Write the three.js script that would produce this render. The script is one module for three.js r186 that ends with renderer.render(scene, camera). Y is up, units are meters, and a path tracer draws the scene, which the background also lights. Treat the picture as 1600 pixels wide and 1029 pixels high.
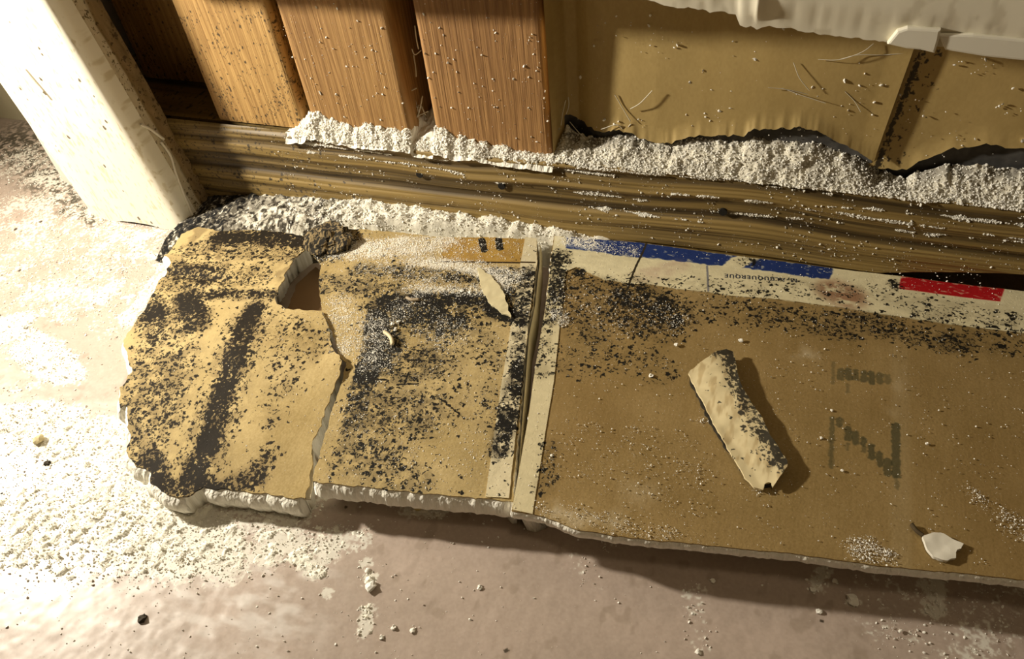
import * as THREE from 'three';
import { mergeGeometries } from 'three/addons/utils/BufferGeometryUtils.js';
import { RoundedBoxGeometry } from 'three/addons/geometries/RoundedBoxGeometry.js';
import { RectAreaLightUniformsLib } from 'three/addons/lights/RectAreaLightUniformsLib.js';

// ---------------------------------------------------------------- camera, lights, exposure
const scene = new THREE.Scene();
scene.background = new THREE.Color(0x000000);
const camera = new THREE.PerspectiveCamera(46.42, 1600 / 1029, 0.01, 20);
camera.position.set(0.064853, 0.165515, 0.188066);
camera.up.set(-0.16605366, 0.70333332, -0.69119348);
camera.lookAt(0.064853 - 0.29060341, 0.165515 - 0.70469984, 0.188066 - 0.64726177);
const renderer = new THREE.WebGLRenderer({ antialias: true });
renderer.toneMapping = THREE.LinearToneMapping;
renderer.toneMappingExposure = 1.0;
renderer.shadowMap.enabled = true;
RectAreaLightUniformsLib.init();
const LAMP = { at: [-282, 166, 88], aim: [40, 25, 35], power: 0.56 };      // LED work lamp, millimetres and candela
const CEILING_FILL = { at: [0.45, 2.36, 0.4], power: 13 };                      // unseen warm ceiling panel added as fill, metres and nits

// ---------------------------------------------------------------- helpers (lengths in millimetres until a mesh is made)
const MM = 0.001;
let seed = 12345;
const rnd = () => { seed = (seed * 1664525 + 1013904223) >>> 0; return seed / 4294967296; };
const clamp = (v, a = 0, b = 1) => Math.min(b, Math.max(a, v));
const mix = (a, b, t) => a + (b - a) * t;
const step = (a, b, v) => { const t = clamp((v - a) / (b - a)); return t * t * (3 - 2 * t); };
function h2(ix, iy, s = 0) {
  let h = Math.imul(ix, 374761393) + Math.imul(iy, 668265263) + Math.imul(s, 1274126177);
  h = Math.imul(h ^ (h >>> 13), 1274126177); h ^= h >>> 16;
  return (h >>> 0) / 4294967296;
}
function noise(x, y, s = 0) {
  const ix = Math.floor(x), iy = Math.floor(y); let u = x - ix, v = y - iy;
  u = u * u * (3 - 2 * u); v = v * v * (3 - 2 * v);
  const a = h2(ix, iy, s), b = h2(ix + 1, iy, s), c = h2(ix, iy + 1, s), d = h2(ix + 1, iy + 1, s);
  return a + (b - a) * u + (c - a) * v + (a - b - c + d) * u * v;
}
const fbm = (x, y, s = 0, o = 3) => { let r = 0, a = 0.5, t = 0; for (let i = 0; i < o; i++) { r += a * noise(x, y, s + i * 17); t += a; x *= 2.03; y *= 2.03; a *= 0.5; } return r / t; };
function segDist(px, py, a, b) {
  const dx = b[0] - a[0], dy = b[1] - a[1], l = dx * dx + dy * dy;
  const t = l ? clamp(((px - a[0]) * dx + (py - a[1]) * dy) / l) : 0;
  return Math.hypot(px - a[0] - t * dx, py - a[1] - t * dy);
}
function lineDist(px, py, pts) { let d = 1e9; if (pts.length === 1) return Math.hypot(px - pts[0][0], py - pts[0][1]); for (let i = 1; i < pts.length; i++) d = Math.min(d, segDist(px, py, pts[i - 1], pts[i])); return d; }
function inside(px, py, poly) {
  let c = false;
  for (let i = 0, j = poly.length - 1; i < poly.length; j = i++) {
    const a = poly[i], b = poly[j];
    if ((a[1] > py) !== (b[1] > py) && px < (b[0] - a[0]) * (py - a[1]) / (b[1] - a[1]) + a[0]) c = !c;
  }
  return c;
}
function polyDist(px, py, poly) { let d = 1e9; for (let i = 0, j = poly.length - 1; i < poly.length; j = i++) d = Math.min(d, segDist(px, py, poly[j], poly[i])); return inside(px, py, poly) ? d : -d; }
// how much of something lies where: strokes [points, radius, strength] and filled outlines
class Field {
  constructor(x0, x1, z0, z1, s) { this.x0 = x0; this.z0 = z0; this.s = s; this.x1 = x1; this.z1 = z1; this.w = Math.ceil((x1 - x0) / s) + 1; this.h = Math.ceil((z1 - z0) / s) + 1; this.d = new Float32Array(this.w * this.h); }
  each(f) { for (let j = 0; j < this.h; j++) for (let i = 0; i < this.w; i++) this.d[j * this.w + i] = f(this.x0 + i * this.s, this.z0 + j * this.s, this.d[j * this.w + i]); return this; }
  strokes(list) { for (const [p, r, k] of list) this.each((x, z, v) => { const d = lineDist(x, z, p); return d > r ? v : Math.max(v, k * step(1, 0.25, d / r)); }); return this; }
  fill(poly, k, soft = 2) { return this.each((x, z, v) => Math.max(v, k * step(-soft, soft, polyDist(x, z, poly)))); }
  cut(poly, k, soft = 2) { return this.each((x, z, v) => v * (1 - k * step(-soft, soft, polyDist(x, z, poly)))); }
  cutStrokes(list) { for (const [p, r, k] of list) this.each((x, z, v) => v * (1 - k * step(1, 0.3, lineDist(x, z, p) / r))); return this; }
  at(x, z) {
    const u = clamp((x - this.x0) / this.s, 0, this.w - 1.001), v = clamp((z - this.z0) / this.s, 0, this.h - 1.001), i = u | 0, j = v | 0, a = u - i, b = v - j, d = this.d, w = this.w, k = j * w + i;
    return (d[k] * (1 - a) + d[k + 1] * a) * (1 - b) + (d[k + w] * (1 - a) + d[k + w + 1] * a) * b;
  }
}
// round colonies of mould, the more of them the larger d
function spots(x, z, d, cell, s) {
  const gx = Math.floor(x / cell), gz = Math.floor(z / cell); let m = 0;
  for (let j = -1; j <= 1; j++) for (let i = -1; i <= 1; i++) {
    const cx = gx + i, cz = gz + j;
    if (h2(cx, cz, s) > d) continue;
    const px = (cx + 0.15 + 0.7 * h2(cx, cz, s + 1)) * cell, pz = (cz + 0.15 + 0.7 * h2(cx, cz, s + 2)) * cell, r = cell * (0.16 + 0.36 * h2(cx, cz, s + 3));
    const e = 0.75 + 0.7 * noise(x / cell * 3.1, z / cell * 3.1, s + 5);
    m = Math.max(m, step(1.15, 0.75, Math.hypot(x - px, (z - pz)) / (r * e)));
  }
  return m;
}
function mould(x, z, d, s = 40) {
  if (d < 0.015) return 0;
  const wx = x + (noise(x * 1.9, z * 1.9, s + 50) - 0.5) * 0.9, wz = z + (noise(x * 1.9, z * 1.9, s + 60) - 0.5) * 0.9, a = spots(wx, wz, d * 0.7, 1.15, s), b = spots(wx, wz, d * 0.8, 0.58, s + 9);
  const c = d > 0.3 ? step(1.02 - d * 0.62, 1.10 - d * 0.62, fbm(x / 0.75, z / 0.75, s + 20, 3) * 0.75 + 0.25 * noise(x / 3, z / 3, s + 31) + 0.06) : 0;
  return Math.max(a, b * 0.9, c);
}
const col = (a, b, t) => [mix(a[0], b[0], t), mix(a[1], b[1], t), mix(a[2], b[2], t)];
// a texture over the rectangle x0..x1, y0..y1 of a surface, one value per place on that surface
function paint(w, h, x0, x1, y0, y1, f) {
  const d = new Uint8Array(w * h * 4);
  for (let j = 0, k = 0; j < h; j++) for (let i = 0; i < w; i++, k += 4) {
    const c = f(x0 + (i + 0.5) / w * (x1 - x0), y0 + (j + 0.5) / h * (y1 - y0));
    d[k] = clamp(c[0], 0, 255); d[k + 1] = clamp(c[1], 0, 255); d[k + 2] = clamp(c[2], 0, 255); d[k + 3] = 255;
  }
  const t = new THREE.DataTexture(d, w, h, THREE.RGBAFormat); t.colorSpace = THREE.SRGBColorSpace; finish(t); return t;
}
function paintGrey(w, h, x0, x1, y0, y1, f) {
  const d = new Uint8Array(w * h * 4);
  for (let j = 0, k = 0; j < h; j++) for (let i = 0; i < w; i++, k += 4) { const c = clamp(255 * f(x0 + (i + 0.5) / w * (x1 - x0), y0 + (j + 0.5) / h * (y1 - y0)), 0, 255); d[k] = d[k + 1] = d[k + 2] = c; d[k + 3] = 255; }
  const t = new THREE.DataTexture(d, w, h, THREE.RGBAFormat); finish(t); return t;
}
function finish(t) { t.magFilter = THREE.LinearFilter; t.minFilter = THREE.LinearFilter; t.wrapS = t.wrapT = THREE.ClampToEdgeWrapping; t.needsUpdate = true; }
const std = (o) => new THREE.MeshStandardMaterial({ roughness: 0.9, metalness: 0, side: THREE.DoubleSide, ...o });

const used = new Map();
const numbered = (n) => { const k = used.get(n) || 0; used.set(n, k + 1); return k ? n + '_' + String(k).padStart(3, '0') : n; };
function shadows(o) { o.traverse((m) => { if (m.isMesh) { m.castShadow = true; m.receiveShadow = true; } }); }
function tag(o, label, category, group, kind) { o.userData = { label, category }; if (group) o.userData.group = group; if (kind) o.userData.kind = kind; return o; }
function thing(name, label, category, base = [0, 0, 0], group, kind) {
  const g = new THREE.Group(); g.name = numbered(name); g.position.set(base[0] * MM, base[1] * MM, base[2] * MM); scene.add(g);
  tag(g, label, category, group, kind); g.base = base; return g;
}
// one named mesh; a part of parent when one is given (shape given in room millimetres)
function part(name, geo, mat, parent, base) {
  let b = base || [0, 0, 0], root = parent; while (root && !root.base) root = root.parent;
  if (root) b = root.base;
  const g = geo.clone(); g.translate(-b[0], -b[1], -b[2]); g.scale(MM, MM, MM);
  const m = new THREE.Mesh(g, mat); m.castShadow = m.receiveShadow = true;
  if (parent) { m.name = name; parent.add(m); } else { m.name = numbered(name); m.position.set(b[0] * MM, b[1] * MM, b[2] * MM); scene.add(m); }
  return m;
}
const solo = (name, geo, mat, base, label, category, group, kind) => tag(part(name, geo, mat, null, base), label, category, group, kind);
function box(x0, x1, y0, y1, z0, z1, r = 0) {
  const g = r ? new RoundedBoxGeometry(x1 - x0, y1 - y0, z1 - z0, 3, r) : new THREE.BoxGeometry(x1 - x0, y1 - y0, z1 - z0);
  g.translate((x0 + x1) / 2, (y0 + y1) / 2, (z0 + z1) / 2); return g;
}
function tube(pts, r, seg = 24, sides = 6) { return new THREE.TubeGeometry(new THREE.CatmullRomCurve3(pts.map((p) => new THREE.Vector3(...p))), seg, r, sides, false); }
// finer outline with torn, uneven edges
function torn(poly, s, amp, sd = 1, f = 0.8) {
  const out = []; let run = 0;
  for (let i = 0; i < poly.length; i++) {
    const a = poly[i], b = poly[(i + 1) % poly.length], dx = b[0] - a[0], dy = b[1] - a[1], l = Math.hypot(dx, dy), n = Math.max(1, Math.round(l / s));
    const am = amp * (a[2] === undefined ? 1 : a[2]);
    for (let k = 0; k < n; k++) {
      const t = k / n, j = (fbm((run + t * l) * f, sd * 7.3, sd, 3) - 0.5) * 2 * am;
      out.push([a[0] + dx * t - dy / l * j, a[1] + dy * t + dx / l * j]);
    }
    run += l;
  }
  return out;
}
const area = (p) => { let s = 0; for (let i = 0, j = p.length - 1; i < p.length; j = i++) s += p[j][0] * p[i][1] - p[i][0] * p[j][1]; return s / 2; };
function geom(pos, uv, idx) {
  const g = new THREE.BufferGeometry();
  g.setAttribute('position', new THREE.Float32BufferAttribute(pos, 3)); g.setAttribute('uv', new THREE.Float32BufferAttribute(uv, 2)); g.setIndex(idx); g.computeVertexNormals(); return g;
}
// a sheet that fills an outline (x, z) with height y = hf(x, z) and a thin rim down to y - rim
function sheet(poly, s, hf, rect, rim = 0.4) {
  let x0 = 1e9, x1 = -1e9, z0 = 1e9, z1 = -1e9; for (const [x, z] of poly) { x0 = Math.min(x0, x); x1 = Math.max(x1, x); z0 = Math.min(z0, z); z1 = Math.max(z1, z); }
  const w = Math.ceil((x1 - x0) / s) + 1, h = Math.ceil((z1 - z0) / s) + 1, P = [], id = new Int32Array(w * h).fill(-1), keep = [];
  const ins = new Uint8Array(w * h); for (let j = 0; j < h; j++) for (let i = 0; i < w; i++) ins[j * w + i] = inside(x0 + i * s, z0 + j * s, poly) ? 1 : 0;
  const vert = (i, j) => {
    const k = j * w + i; if (id[k] >= 0) return id[k];
    let x = x0 + i * s, z = z0 + j * s;
    if (!ins[k]) { let best = 1e9, bx = x, bz = z; for (let a = 0, b = poly.length - 1; a < poly.length; b = a++) { const A = poly[b], B = poly[a], dx = B[0] - A[0], dz = B[1] - A[1], l = dx * dx + dz * dz, t = l ? clamp(((x - A[0]) * dx + (z - A[1]) * dz) / l) : 0, qx = A[0] + t * dx, qz = A[1] + t * dz, d = (qx - x) ** 2 + (qz - z) ** 2; if (d < best) { best = d; bx = qx; bz = qz; } } x = bx; z = bz; }
    id[k] = P.length; P.push([x, z]); return id[k];
  };
  const tri = [];
  for (let j = 0; j + 1 < h; j++) for (let i = 0; i + 1 < w; i++) {
    const n = ins[j * w + i] + ins[j * w + i + 1] + ins[(j + 1) * w + i] + ins[(j + 1) * w + i + 1]; if (!n) continue;
    const a = vert(i, j), b = vert(i + 1, j), c = vert(i, j + 1), d = vert(i + 1, j + 1); tri.push(a, c, b, b, c, d);
  }
  const pos = [], uv = [], U = (x, z) => [(x - rect[0]) / (rect[1] - rect[0]), (z - rect[2]) / (rect[3] - rect[2])];
  for (const [x, z] of P) { pos.push(x, hf(x, z), z); uv.push(...U(x, z)); }
  const n0 = P.length, m = poly.length;
  for (const [x, z] of poly) { const y = hf(x, z); pos.push(x, y, z, x, y - rim, z); uv.push(...U(x, z), ...U(x, z)); }
  const flip = area(poly) > 0;
  for (let i = 0; i < m; i++) { const a = n0 + 2 * i, b = n0 + 2 * ((i + 1) % m); if (flip) tri.push(a, b, a + 1, b, b + 1, a + 1); else tri.push(a, a + 1, b, b, a + 1, b + 1); }
  return geom(pos, uv, tri);
}
// the gypsum body under a sheet: rings [drop from the top, outward shift(nx, nz, x, z)], closed below
function body(poly, hf, rings) {
  const m = poly.length, pos = [], uv = [], idx = [], sgn = area(poly) > 0 ? 1 : -1, N = [];
  for (let i = 0; i < m; i++) { const a = poly[(i + m - 3) % m], b = poly[(i + 3) % m], dx = b[0] - a[0], dz = b[1] - a[1], l = Math.hypot(dx, dz) || 1; N.push([sgn * dz / l, -sgn * dx / l]); }
  let last;
  rings.forEach(([drop, shift], r) => {
    last = [];
    for (let i = 0; i < m; i++) {
      const [x, z] = poly[i], [nx, nz] = N[i], s = shift(nx, nz, x, z), j = r && r < rings.length - 1 ? (fbm(x * 0.9 + r * 31, z * 0.9, 3, 3) - 0.5) * 0.45 : 0, X = x + nx * (s + j), Z = z + nz * (s + j);
      const y = drop < 0 ? 0 : Math.max(0, hf(x, z) - drop - (r ? noise(x, z, 9) * 0.22 : 0)); pos.push(X, y, Z); uv.push(X * 0.02, Z * 0.02); last.push(new THREE.Vector2(X, Z));
      if (r) { const p = (r - 1) * m, q = r * m, k = (i + 1) % m; if (sgn > 0) idx.push(p + i, p + k, q + i, p + k, q + k, q + i); else idx.push(p + i, q + i, p + k, p + k, q + i, q + k); }
    }
  });
  for (const t of THREE.ShapeUtils.triangulateShape(last, [])) { const o = (rings.length - 1) * m; idx.push(o + t[0], o + t[1], o + t[2]); }
  return geom(pos, uv, idx);
}
// a height field y = hf(x, z)
function heights(x0, x1, z0, z1, s, hf, rect) {
  const w = Math.round((x1 - x0) / s) + 1, h = Math.round((z1 - z0) / s) + 1, pos = [], uv = [], idx = []; rect = rect || [x0, x1, z0, z1];
  for (let j = 0; j < h; j++) for (let i = 0; i < w; i++) { const x = x0 + i * s, z = z0 + j * s; pos.push(x, hf(x, z), z); uv.push((x - rect[0]) / (rect[1] - rect[0]), (z - rect[2]) / (rect[3] - rect[2])); }
  for (let j = 0; j + 1 < h; j++) for (let i = 0; i + 1 < w; i++) { const a = j * w + i; idx.push(a, a + w, a + 1, a + 1, a + w, a + w + 1); }
  return geom(pos, uv, idx);
}
// an upright sheet: pf(u, v) gives [x, y, z]; uv from (x, y)
function upright(nu, nv, pf, rect) {
  const pos = [], uv = [], idx = [];
  for (let j = 0; j <= nv; j++) for (let i = 0; i <= nu; i++) { const p = pf(i / nu, j / nv); pos.push(p[0], p[1], p[2]); uv.push((p[0] - rect[0]) / (rect[1] - rect[0]), (p[1] - rect[2]) / (rect[3] - rect[2])); }
  const w = nu + 1; for (let j = 0; j < nv; j++) for (let i = 0; i < nu; i++) { const a = j * w + i; idx.push(a, a + 1, a + w, a + 1, a + w + 1, a + w); }
  return geom(pos, uv, idx);
}
// loose grains of plaster: one InstancedMesh per patch
const grainGeo = (() => { const g = new THREE.IcosahedronGeometry(1, 0), p = g.attributes.position; for (let i = 0; i < p.count; i++) { const x = p.getX(i), y = p.getY(i), z = p.getZ(i), k = 0.7 + 0.6 * h2(Math.round(x * 50), Math.round(y * 50 + z * 91), 3); p.setXYZ(i, x * k, y * k * 0.75, z * k); } g.computeVertexNormals(); return g; })();
function grains(name, label, list, mat) {
  const m = new THREE.InstancedMesh(grainGeo, mat, list.length), M = new THREE.Matrix4(), q = new THREE.Quaternion(), e = new THREE.Euler(), v = new THREE.Vector3(), s = new THREE.Vector3();
  list.forEach(([x, y, z, r], i) => { e.set(rnd() * 6, rnd() * 6, rnd() * 6); q.setFromEuler(e); v.set(x * MM, y * MM, z * MM); const a = r * MM; s.set(a * (0.7 + rnd() * 0.7), a * (0.7 + rnd() * 0.5), a * (0.7 + rnd() * 0.7)); M.compose(v, q, s); m.setMatrixAt(i, M); });
  m.name = numbered(name); m.castShadow = m.receiveShadow = true; tag(m, label, 'dust', null, 'stuff'); scene.add(m); return m;
}
function scatter(field, n, hf, r0, r1, sd = 77, clump = 0.6) {
  const out = [];
  for (let i = 0; i < n; i++) {
    const x = mix(field.x0, field.x1, rnd()), z = mix(field.z0, field.z1, rnd()), d = field.at(x, z); if (d < 0.004) continue;
    const c = step(0.35, 0.72, fbm(x / 2.6, z / 2.6, sd, 3));
    if (rnd() > d * mix(1, c * 1.7, clump * (1 - d * 0.5))) continue;
    const y = hf(x, z); if (y === null) continue;
    const r = r0 + (r1 - r0) * Math.pow(rnd(), 4); out.push([x, y + r * 0.35, z, r]);
  }
  return out;
}

// ---------------------------------------------------------------- materials shared
const plasterTex = paint(512, 512, 0, 50, 0, 50, (x, y) => { const n = fbm(x / 1.2, y / 1.2, 5, 4); return [228 + n * 26, 224 + n * 26, 208 + n * 30]; });
plasterTex.wrapS = plasterTex.wrapT = THREE.RepeatWrapping;
const plasterBump = paintGrey(512, 512, 0, 50, 0, 50, (x, y) => fbm(x / 0.8, y / 0.8, 8, 4)); plasterBump.wrapS = plasterBump.wrapT = THREE.RepeatWrapping;
const gypsum = std({ map: plasterTex, bumpMap: plasterBump, bumpScale: 0.0006, roughness: 0.95 });
const dustMat = std({ color: 0xf3f0e6, roughness: 1 });
const wallPaint = std({ color: 0xe6e2d6, roughness: 0.6 });
const darkMetal = std({ color: 0x2a2a2c, roughness: 0.45, metalness: 0.6 });

// ---------------------------------------------------------------- room shell
const RX0 = -1600, RX1 = 1500, RZ1 = 2200, H = 2400;
solo('wall_left', box(RX0 - 100, RX0, 0, H, -160, RZ1 + 100), wallPaint, [RX0 - 50, 0, 1000], 'plain pale painted left wall of the room', 'wall', null, 'structure');
solo('wall_right', box(RX1, RX1 + 100, 0, H, -160, RZ1 + 100), wallPaint, [RX1 + 50, 0, 1000], 'plain pale painted right wall of the room', 'wall', null, 'structure');
solo('wall_front', box(RX0, RX1, 0, H, RZ1, RZ1 + 100), wallPaint, [0, 0, RZ1 + 50], 'plain pale painted wall behind the viewer', 'wall', null, 'structure');
solo('ceiling', box(RX0 - 100, RX1 + 100, H, H + 100, -160, RZ1 + 100), wallPaint, [0, H, 1000], 'flat white painted ceiling of the room', 'ceiling', null, 'structure');
solo('wall_back', box(RX0, RX1, 0, H, -160, -93), std({ color: 0xa88a5c }), [0, 0, -126], 'dark sheathing at the back of the open wall', 'wall', null, 'structure');

// ---------------------------------------------------------------- floor with its dust
const FR = [-330, 220, -70, 210];
const floorDust = new Field(-330, 220, -70, 210, 1)
  .strokes([
    [[[-194.5,34.7],[-143.1,31.1]], 40, 0.34], [[[-184.8,51.3],[-145.5,49.4]], 34, 0.32], [[[-219.1,19.3],[-193.5,18.3]], 26, 0.34], [[[-250.1,-12.5],[-223.6,-7.5]], 22, 0.3],
    [[[-159.6,59.3],[-129.4,52.3]], 24, 0.38], [[[-133.7,43.3],[-129.8,61.9]], 5, 0.7], [[[-140.6,30.6],[-157.9,34.4]], 4, 0.6], [[[-156.6,80.6],[-132.8,86.1]], 9, 0.9], [[[-134.9,86.6]], 7, 1], [[[-168.4,74.3],[-154.5,77.1]], 12, 0.7],
    [[[-139.5,106.2],[-114.5,109.2]], 16, 0.95], [[[-127.8,110.4],[-104.7,104.3]], 14, 0.75], [[[-100.2,112.2],[-80.1,115.4]], 10, 0.7], [[[-114.7,111.6]], 9, 1],
    [[[-117.7,125.7],[-98.1,122.4]], 14, 0.8], [[[-103.6,137.8],[-80.8,127.6]], 17, 1], [[[-90.0,124.2],[-59.6,123.5]], 14, 1], [[[-73.7,131.3],[-52.5,125.3]], 14, 0.95], [[[-56.9,119.0],[-36.9,117.2]], 11, 0.62], [[[-50.4,128.3],[-36.6,120.7]], 10, 0.72],
    [[[-89.6,141.3],[-81.6,143.4]], 5, 0.85], [[[-114.9,133.2],[-95.7,139.4]], 14, 0.9],
    [[[-33.4,119.8],[-23.2,118.7]], 5, 0.75], [[[-28.5,122.0],[-22.6,124.6]], 4, 0.9], [[[-26.9,115.3],[-17.1,113.4]], 5, 0.5], [[[-36.4,113.3],[-31.9,106.2]], 4, 0.5],
    [[[-9.1,122.4]], 2.6, 1], [[[-6.3,131.3]], 2.2, 0.95], [[[-6.6,129.0],[-5.0,134.0]], 2.5, 0.75], [[[-17.9,128.3]], 2, 0.85], [[[-8.1,102.5],[0.2,101.2]], 3, 0.6], [[[-12.4,119.2]], 2, 0.7],
    [[[36.2,106.1],[40.4,107.3]], 5, 0.2], [[[42.0,98.8]], 2.4, 0.55], [[[63.3,105.5],[66.2,115.0]], 4, 0.2], [[[89.9,90.6],[88.2,95.9]], 2.4, 0.7], [[[95.8,97.2]], 1.8, 0.9],
    [[[111.2,86.9],[112.0,94.3]], 4.2, 0.85], [[[112.0,93.5]], 5, 0.6], [[[103.8,101.0]], 4, 0.55], [[[107.5,102.0]], 3, 0.5], [[[120.2,99.0],[124.3,92.1]], 12, 0.22], [[[109.4,96.5],[129.1,90.7]], 18, 0.14],
  ])
  .cutStrokes([[[[-160.4,70.8],[-138.9,73.3],[-113.1,82.5]], 4, 0.97], [[[-146.6,101.6],[-129.0,93.2],[-105.5,94.8]], 4.2, 0.95], [[[-132.6,80.5],[-109.9,90.9]], 3, 0.8], [[[-121.1,122.3],[-115.1,116.3]], 2, 0.7], [[[-99.4,148.5],[-89.6,145.7]], 4, 0.7]]);
const film = new Field(-330, 220, -70, 210, 1).strokes([[[[-103.4,108.6],[-52.5,125.3]], 40, 0.35], [[[-141.0,64.6],[-139.3,93.2]], 40, 0.06], [[[-63.0,137.2],[-30.9,132.9]], 24, 0.6], [[[-75.8,147.7],[-40.8,142.2]], 22, 0.4], [[[-171.0,29.6],[-150.2,53.8]], 40, 0.06], [[[-28.5,122.0]], 18, 0.2]]);
const soot = new Field(-330, 220, -70, 210, 1).strokes([[[[-270.9,-21.9],[-244.8,-18.6],[-210.3,-0.5]], 22, 0.8], [[[-203.4,7.3],[-181.1,17.8]], 6, 0.9], [[[-267.9,-30.7],[-243.7,-29.5]], 22, 0.5], [[[-199.5,15.2],[-184.2,14.2]], 5, 0.8]]);
const floorTex = paint(2048, 1040, ...FR, (x, z) => {
  const n = fbm(x / 14, z / 14, 3, 4), f = fbm(x / 0.5, z / 0.5, 4, 2), d = floorDust.at(x, z), fl = film.at(x, z);
  let c = [166 + n * 22, 150 + n * 20, 137 + n * 20]; c = c.map((v) => v - 7 + f * 14);
  const sc = fbm(x / 3.5, z / 5, 61, 3); c = col(c, [126, 110, 92], 0.25 * step(0.7, 0.8, sc));
  const st = soot.at(x, z); if (st > 0.02) c = col(c, [60, 56, 46], st * step(0.35, 0.62, fbm(x / 1.4, z / 1.4, 70, 3)));
  const sm = fbm(x / 5 + z / 9, z / 2.2, 90, 4); c = col(c, [226, 222, 218], fl * step(0.35, 0.8, sm));
  const cov = step(0.8 - d * 0.5, 0.92 - d * 0.5, fbm(x / 0.75, z / 0.75, 15, 4) * 0.62 + 0.38 * fbm(x / 7, z / 7, 19, 2) + 0.14);
  c = col(c, [222, 218, 206], d > 0.03 ? cov * 0.9 : 0);
  if (spots(x, z, 0.003, 1.3, 200) > 0.5) c = [70, 60, 48];
  return c;
});
const floorBump = paintGrey(1024, 520, ...FR, (x, z) => 0.5 * fbm(x / 9, z / 9, 33, 2) + 0.5 * fbm(x / 2.5, z / 2.5, 31, 2));
const floorMat = std({ map: floorTex, bumpMap: floorBump, bumpScale: 0.00028, roughness: 0.4 });
{
  const g = box(RX0, RX1, -60, 0, -160, RZ1), uv = g.attributes.uv, p = g.attributes.position;
  for (let i = 0; i < p.count; i++) uv.setXY(i, (p.getX(i) - FR[0]) / (FR[1] - FR[0]), (p.getZ(i) - FR[2]) / (FR[3] - FR[2]));
  solo('floor', g, floorMat, [0, -60, 0], 'tan painted floor smeared with white plaster dust', 'floor', null, 'structure');
}
// thick dust lies as a crust of its own
const crust = (x, z) => { const d = floorDust.at(x, z); return d < 0.3 ? -0.6 : (d - 0.85) * 0.9 + (fbm(x / 1.7, z / 1.7, 44, 4) - 0.53) * 2.6; };
{
  const g = heights(-200, 60, 20, 185, 0.62, (x, z) => clamp(crust(x, z), -0.7, 0.8)), p = g.attributes.position, ix = g.index.array, keep = [];
  for (let i = 0; i < ix.length; i += 3) if (Math.max(p.getY(ix[i]), p.getY(ix[i + 1]), p.getY(ix[i + 2])) > 0) keep.push(ix[i], ix[i + 1], ix[i + 2]);
  g.setIndex(keep);
  const uv = g.attributes.uv; for (let i = 0; i < p.count; i++) uv.setXY(i, p.getX(i) * 0.02, p.getZ(i) * 0.02);
  solo('plaster_dust_crust', g, std({ map: plasterTex, bumpMap: plasterBump, bumpScale: 0.0004, roughness: 1 }), [-90, 0, 110], 'thick crust of white plaster dust on the floor left of the boards', 'dust', null, 'stuff');
}
grains('floor_plaster_grains', 'loose white plaster grains strewn over the tan floor',
  [...scatter(floorDust, 700000, (x, z) => Math.max(0, crust(x, z)), 0.07, 0.36, 15, 0.75),
   ...scatter(new Field(-150, 200, 60, 190, 4).each((x, z) => 0.2 + 0.5 * step(60, -20, x)), 9000, () => 0, 0.06, 0.32, 16, 0.9)], dustMat);

// ---------------------------------------------------------------- timber
const woodTex = (w, h, sx, sy, sd, base, dark, extra) => paint(w, h, 0, sx, 0, sy, (x, y) => {
  const wob = fbm(x / 9, y / 60, sd, 3) * 9, g = Math.sin((x + wob) * 2.6 + fbm(x / 3, y / 90, sd + 4, 2) * 5) * 0.5 + 0.5, fine = fbm(x / 0.28, y / 9, sd + 9, 3), b = fbm(x / 20, y / 40, sd + 12, 3);
  let c = col(base, dark, clamp(g * 0.42 + (fine - 0.5) * 0.75 + (b - 0.5) * 0.6 + 0.1)); return extra ? extra(c, x, y) : c;
});
const woodBump = paintGrey(512, 512, 0, 40, 0, 120, (x, y) => fbm(x / 0.3, y / 12, 21, 3) * 0.7 + 0.3 * noise(x / 2, y / 30, 23));
const studShape = (x0, x1, y1, zf) => { // rounded front corners, uv across the width and up the length
  const sh = new THREE.Shape(), r = 2.2; sh.moveTo(x0, 88); sh.lineTo(x0, r); sh.quadraticCurveTo(x0, 0, x0 + r, 0); sh.lineTo(x1 - r, 0); sh.quadraticCurveTo(x1, 0, x1, r); sh.lineTo(x1, 88); sh.closePath();
  const g = new THREE.ExtrudeGeometry(sh, { depth: y1 - 38, bevelEnabled: false, steps: 12, curveSegments: 6 }); g.rotateX(-Math.PI / 2); g.scale(1, 1, 1);
  const p = g.attributes.position, uv = g.attributes.uv;
  for (let i = 0; i < p.count; i++) { const x = p.getX(i), y = p.getY(i) + 38, z = zf + p.getZ(i); p.setXYZ(i, x, y, z); const s = z < zf - 3 ? (x < (x0 + x1) / 2 ? z - zf : x1 - x0 + zf - z) : x - x0; uv.setXY(i, s / 40, (y - 38) / 120); }
  g.computeVertexNormals(); return g;
};
const mouldStud = (c, x, y) => { const d = 0.3 * step(60, 5, y) * step(0.45, 0.7, fbm(x / 7, y / 9, 140, 2)) + 0.05; return col(c, [50, 38, 22], 0.8 * mould(x * 1.7, y * 1.2, d, 150)); };
const studs = [
  [-172, -123.5, -26, [182, 144, 86], [128, 92, 48], 'dark recessed stud in the shadow beside the white casing', mouldStud],
  [-121.5, -86, -2.5, [190, 152, 92], [134, 98, 50], 'honey coloured stud with mould specks, next to the white casing', mouldStud],
  [-83, -46, -2.5, [178, 138, 84], [124, 88, 46], 'orange brown stud between the mouldy stud and the cobwebbed gap', null],
  [-38, 0, -2.5, [172, 130, 80], [118, 82, 44], 'reddish brown stud between the cobwebbed gap and the brown paper', null],
];
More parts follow.
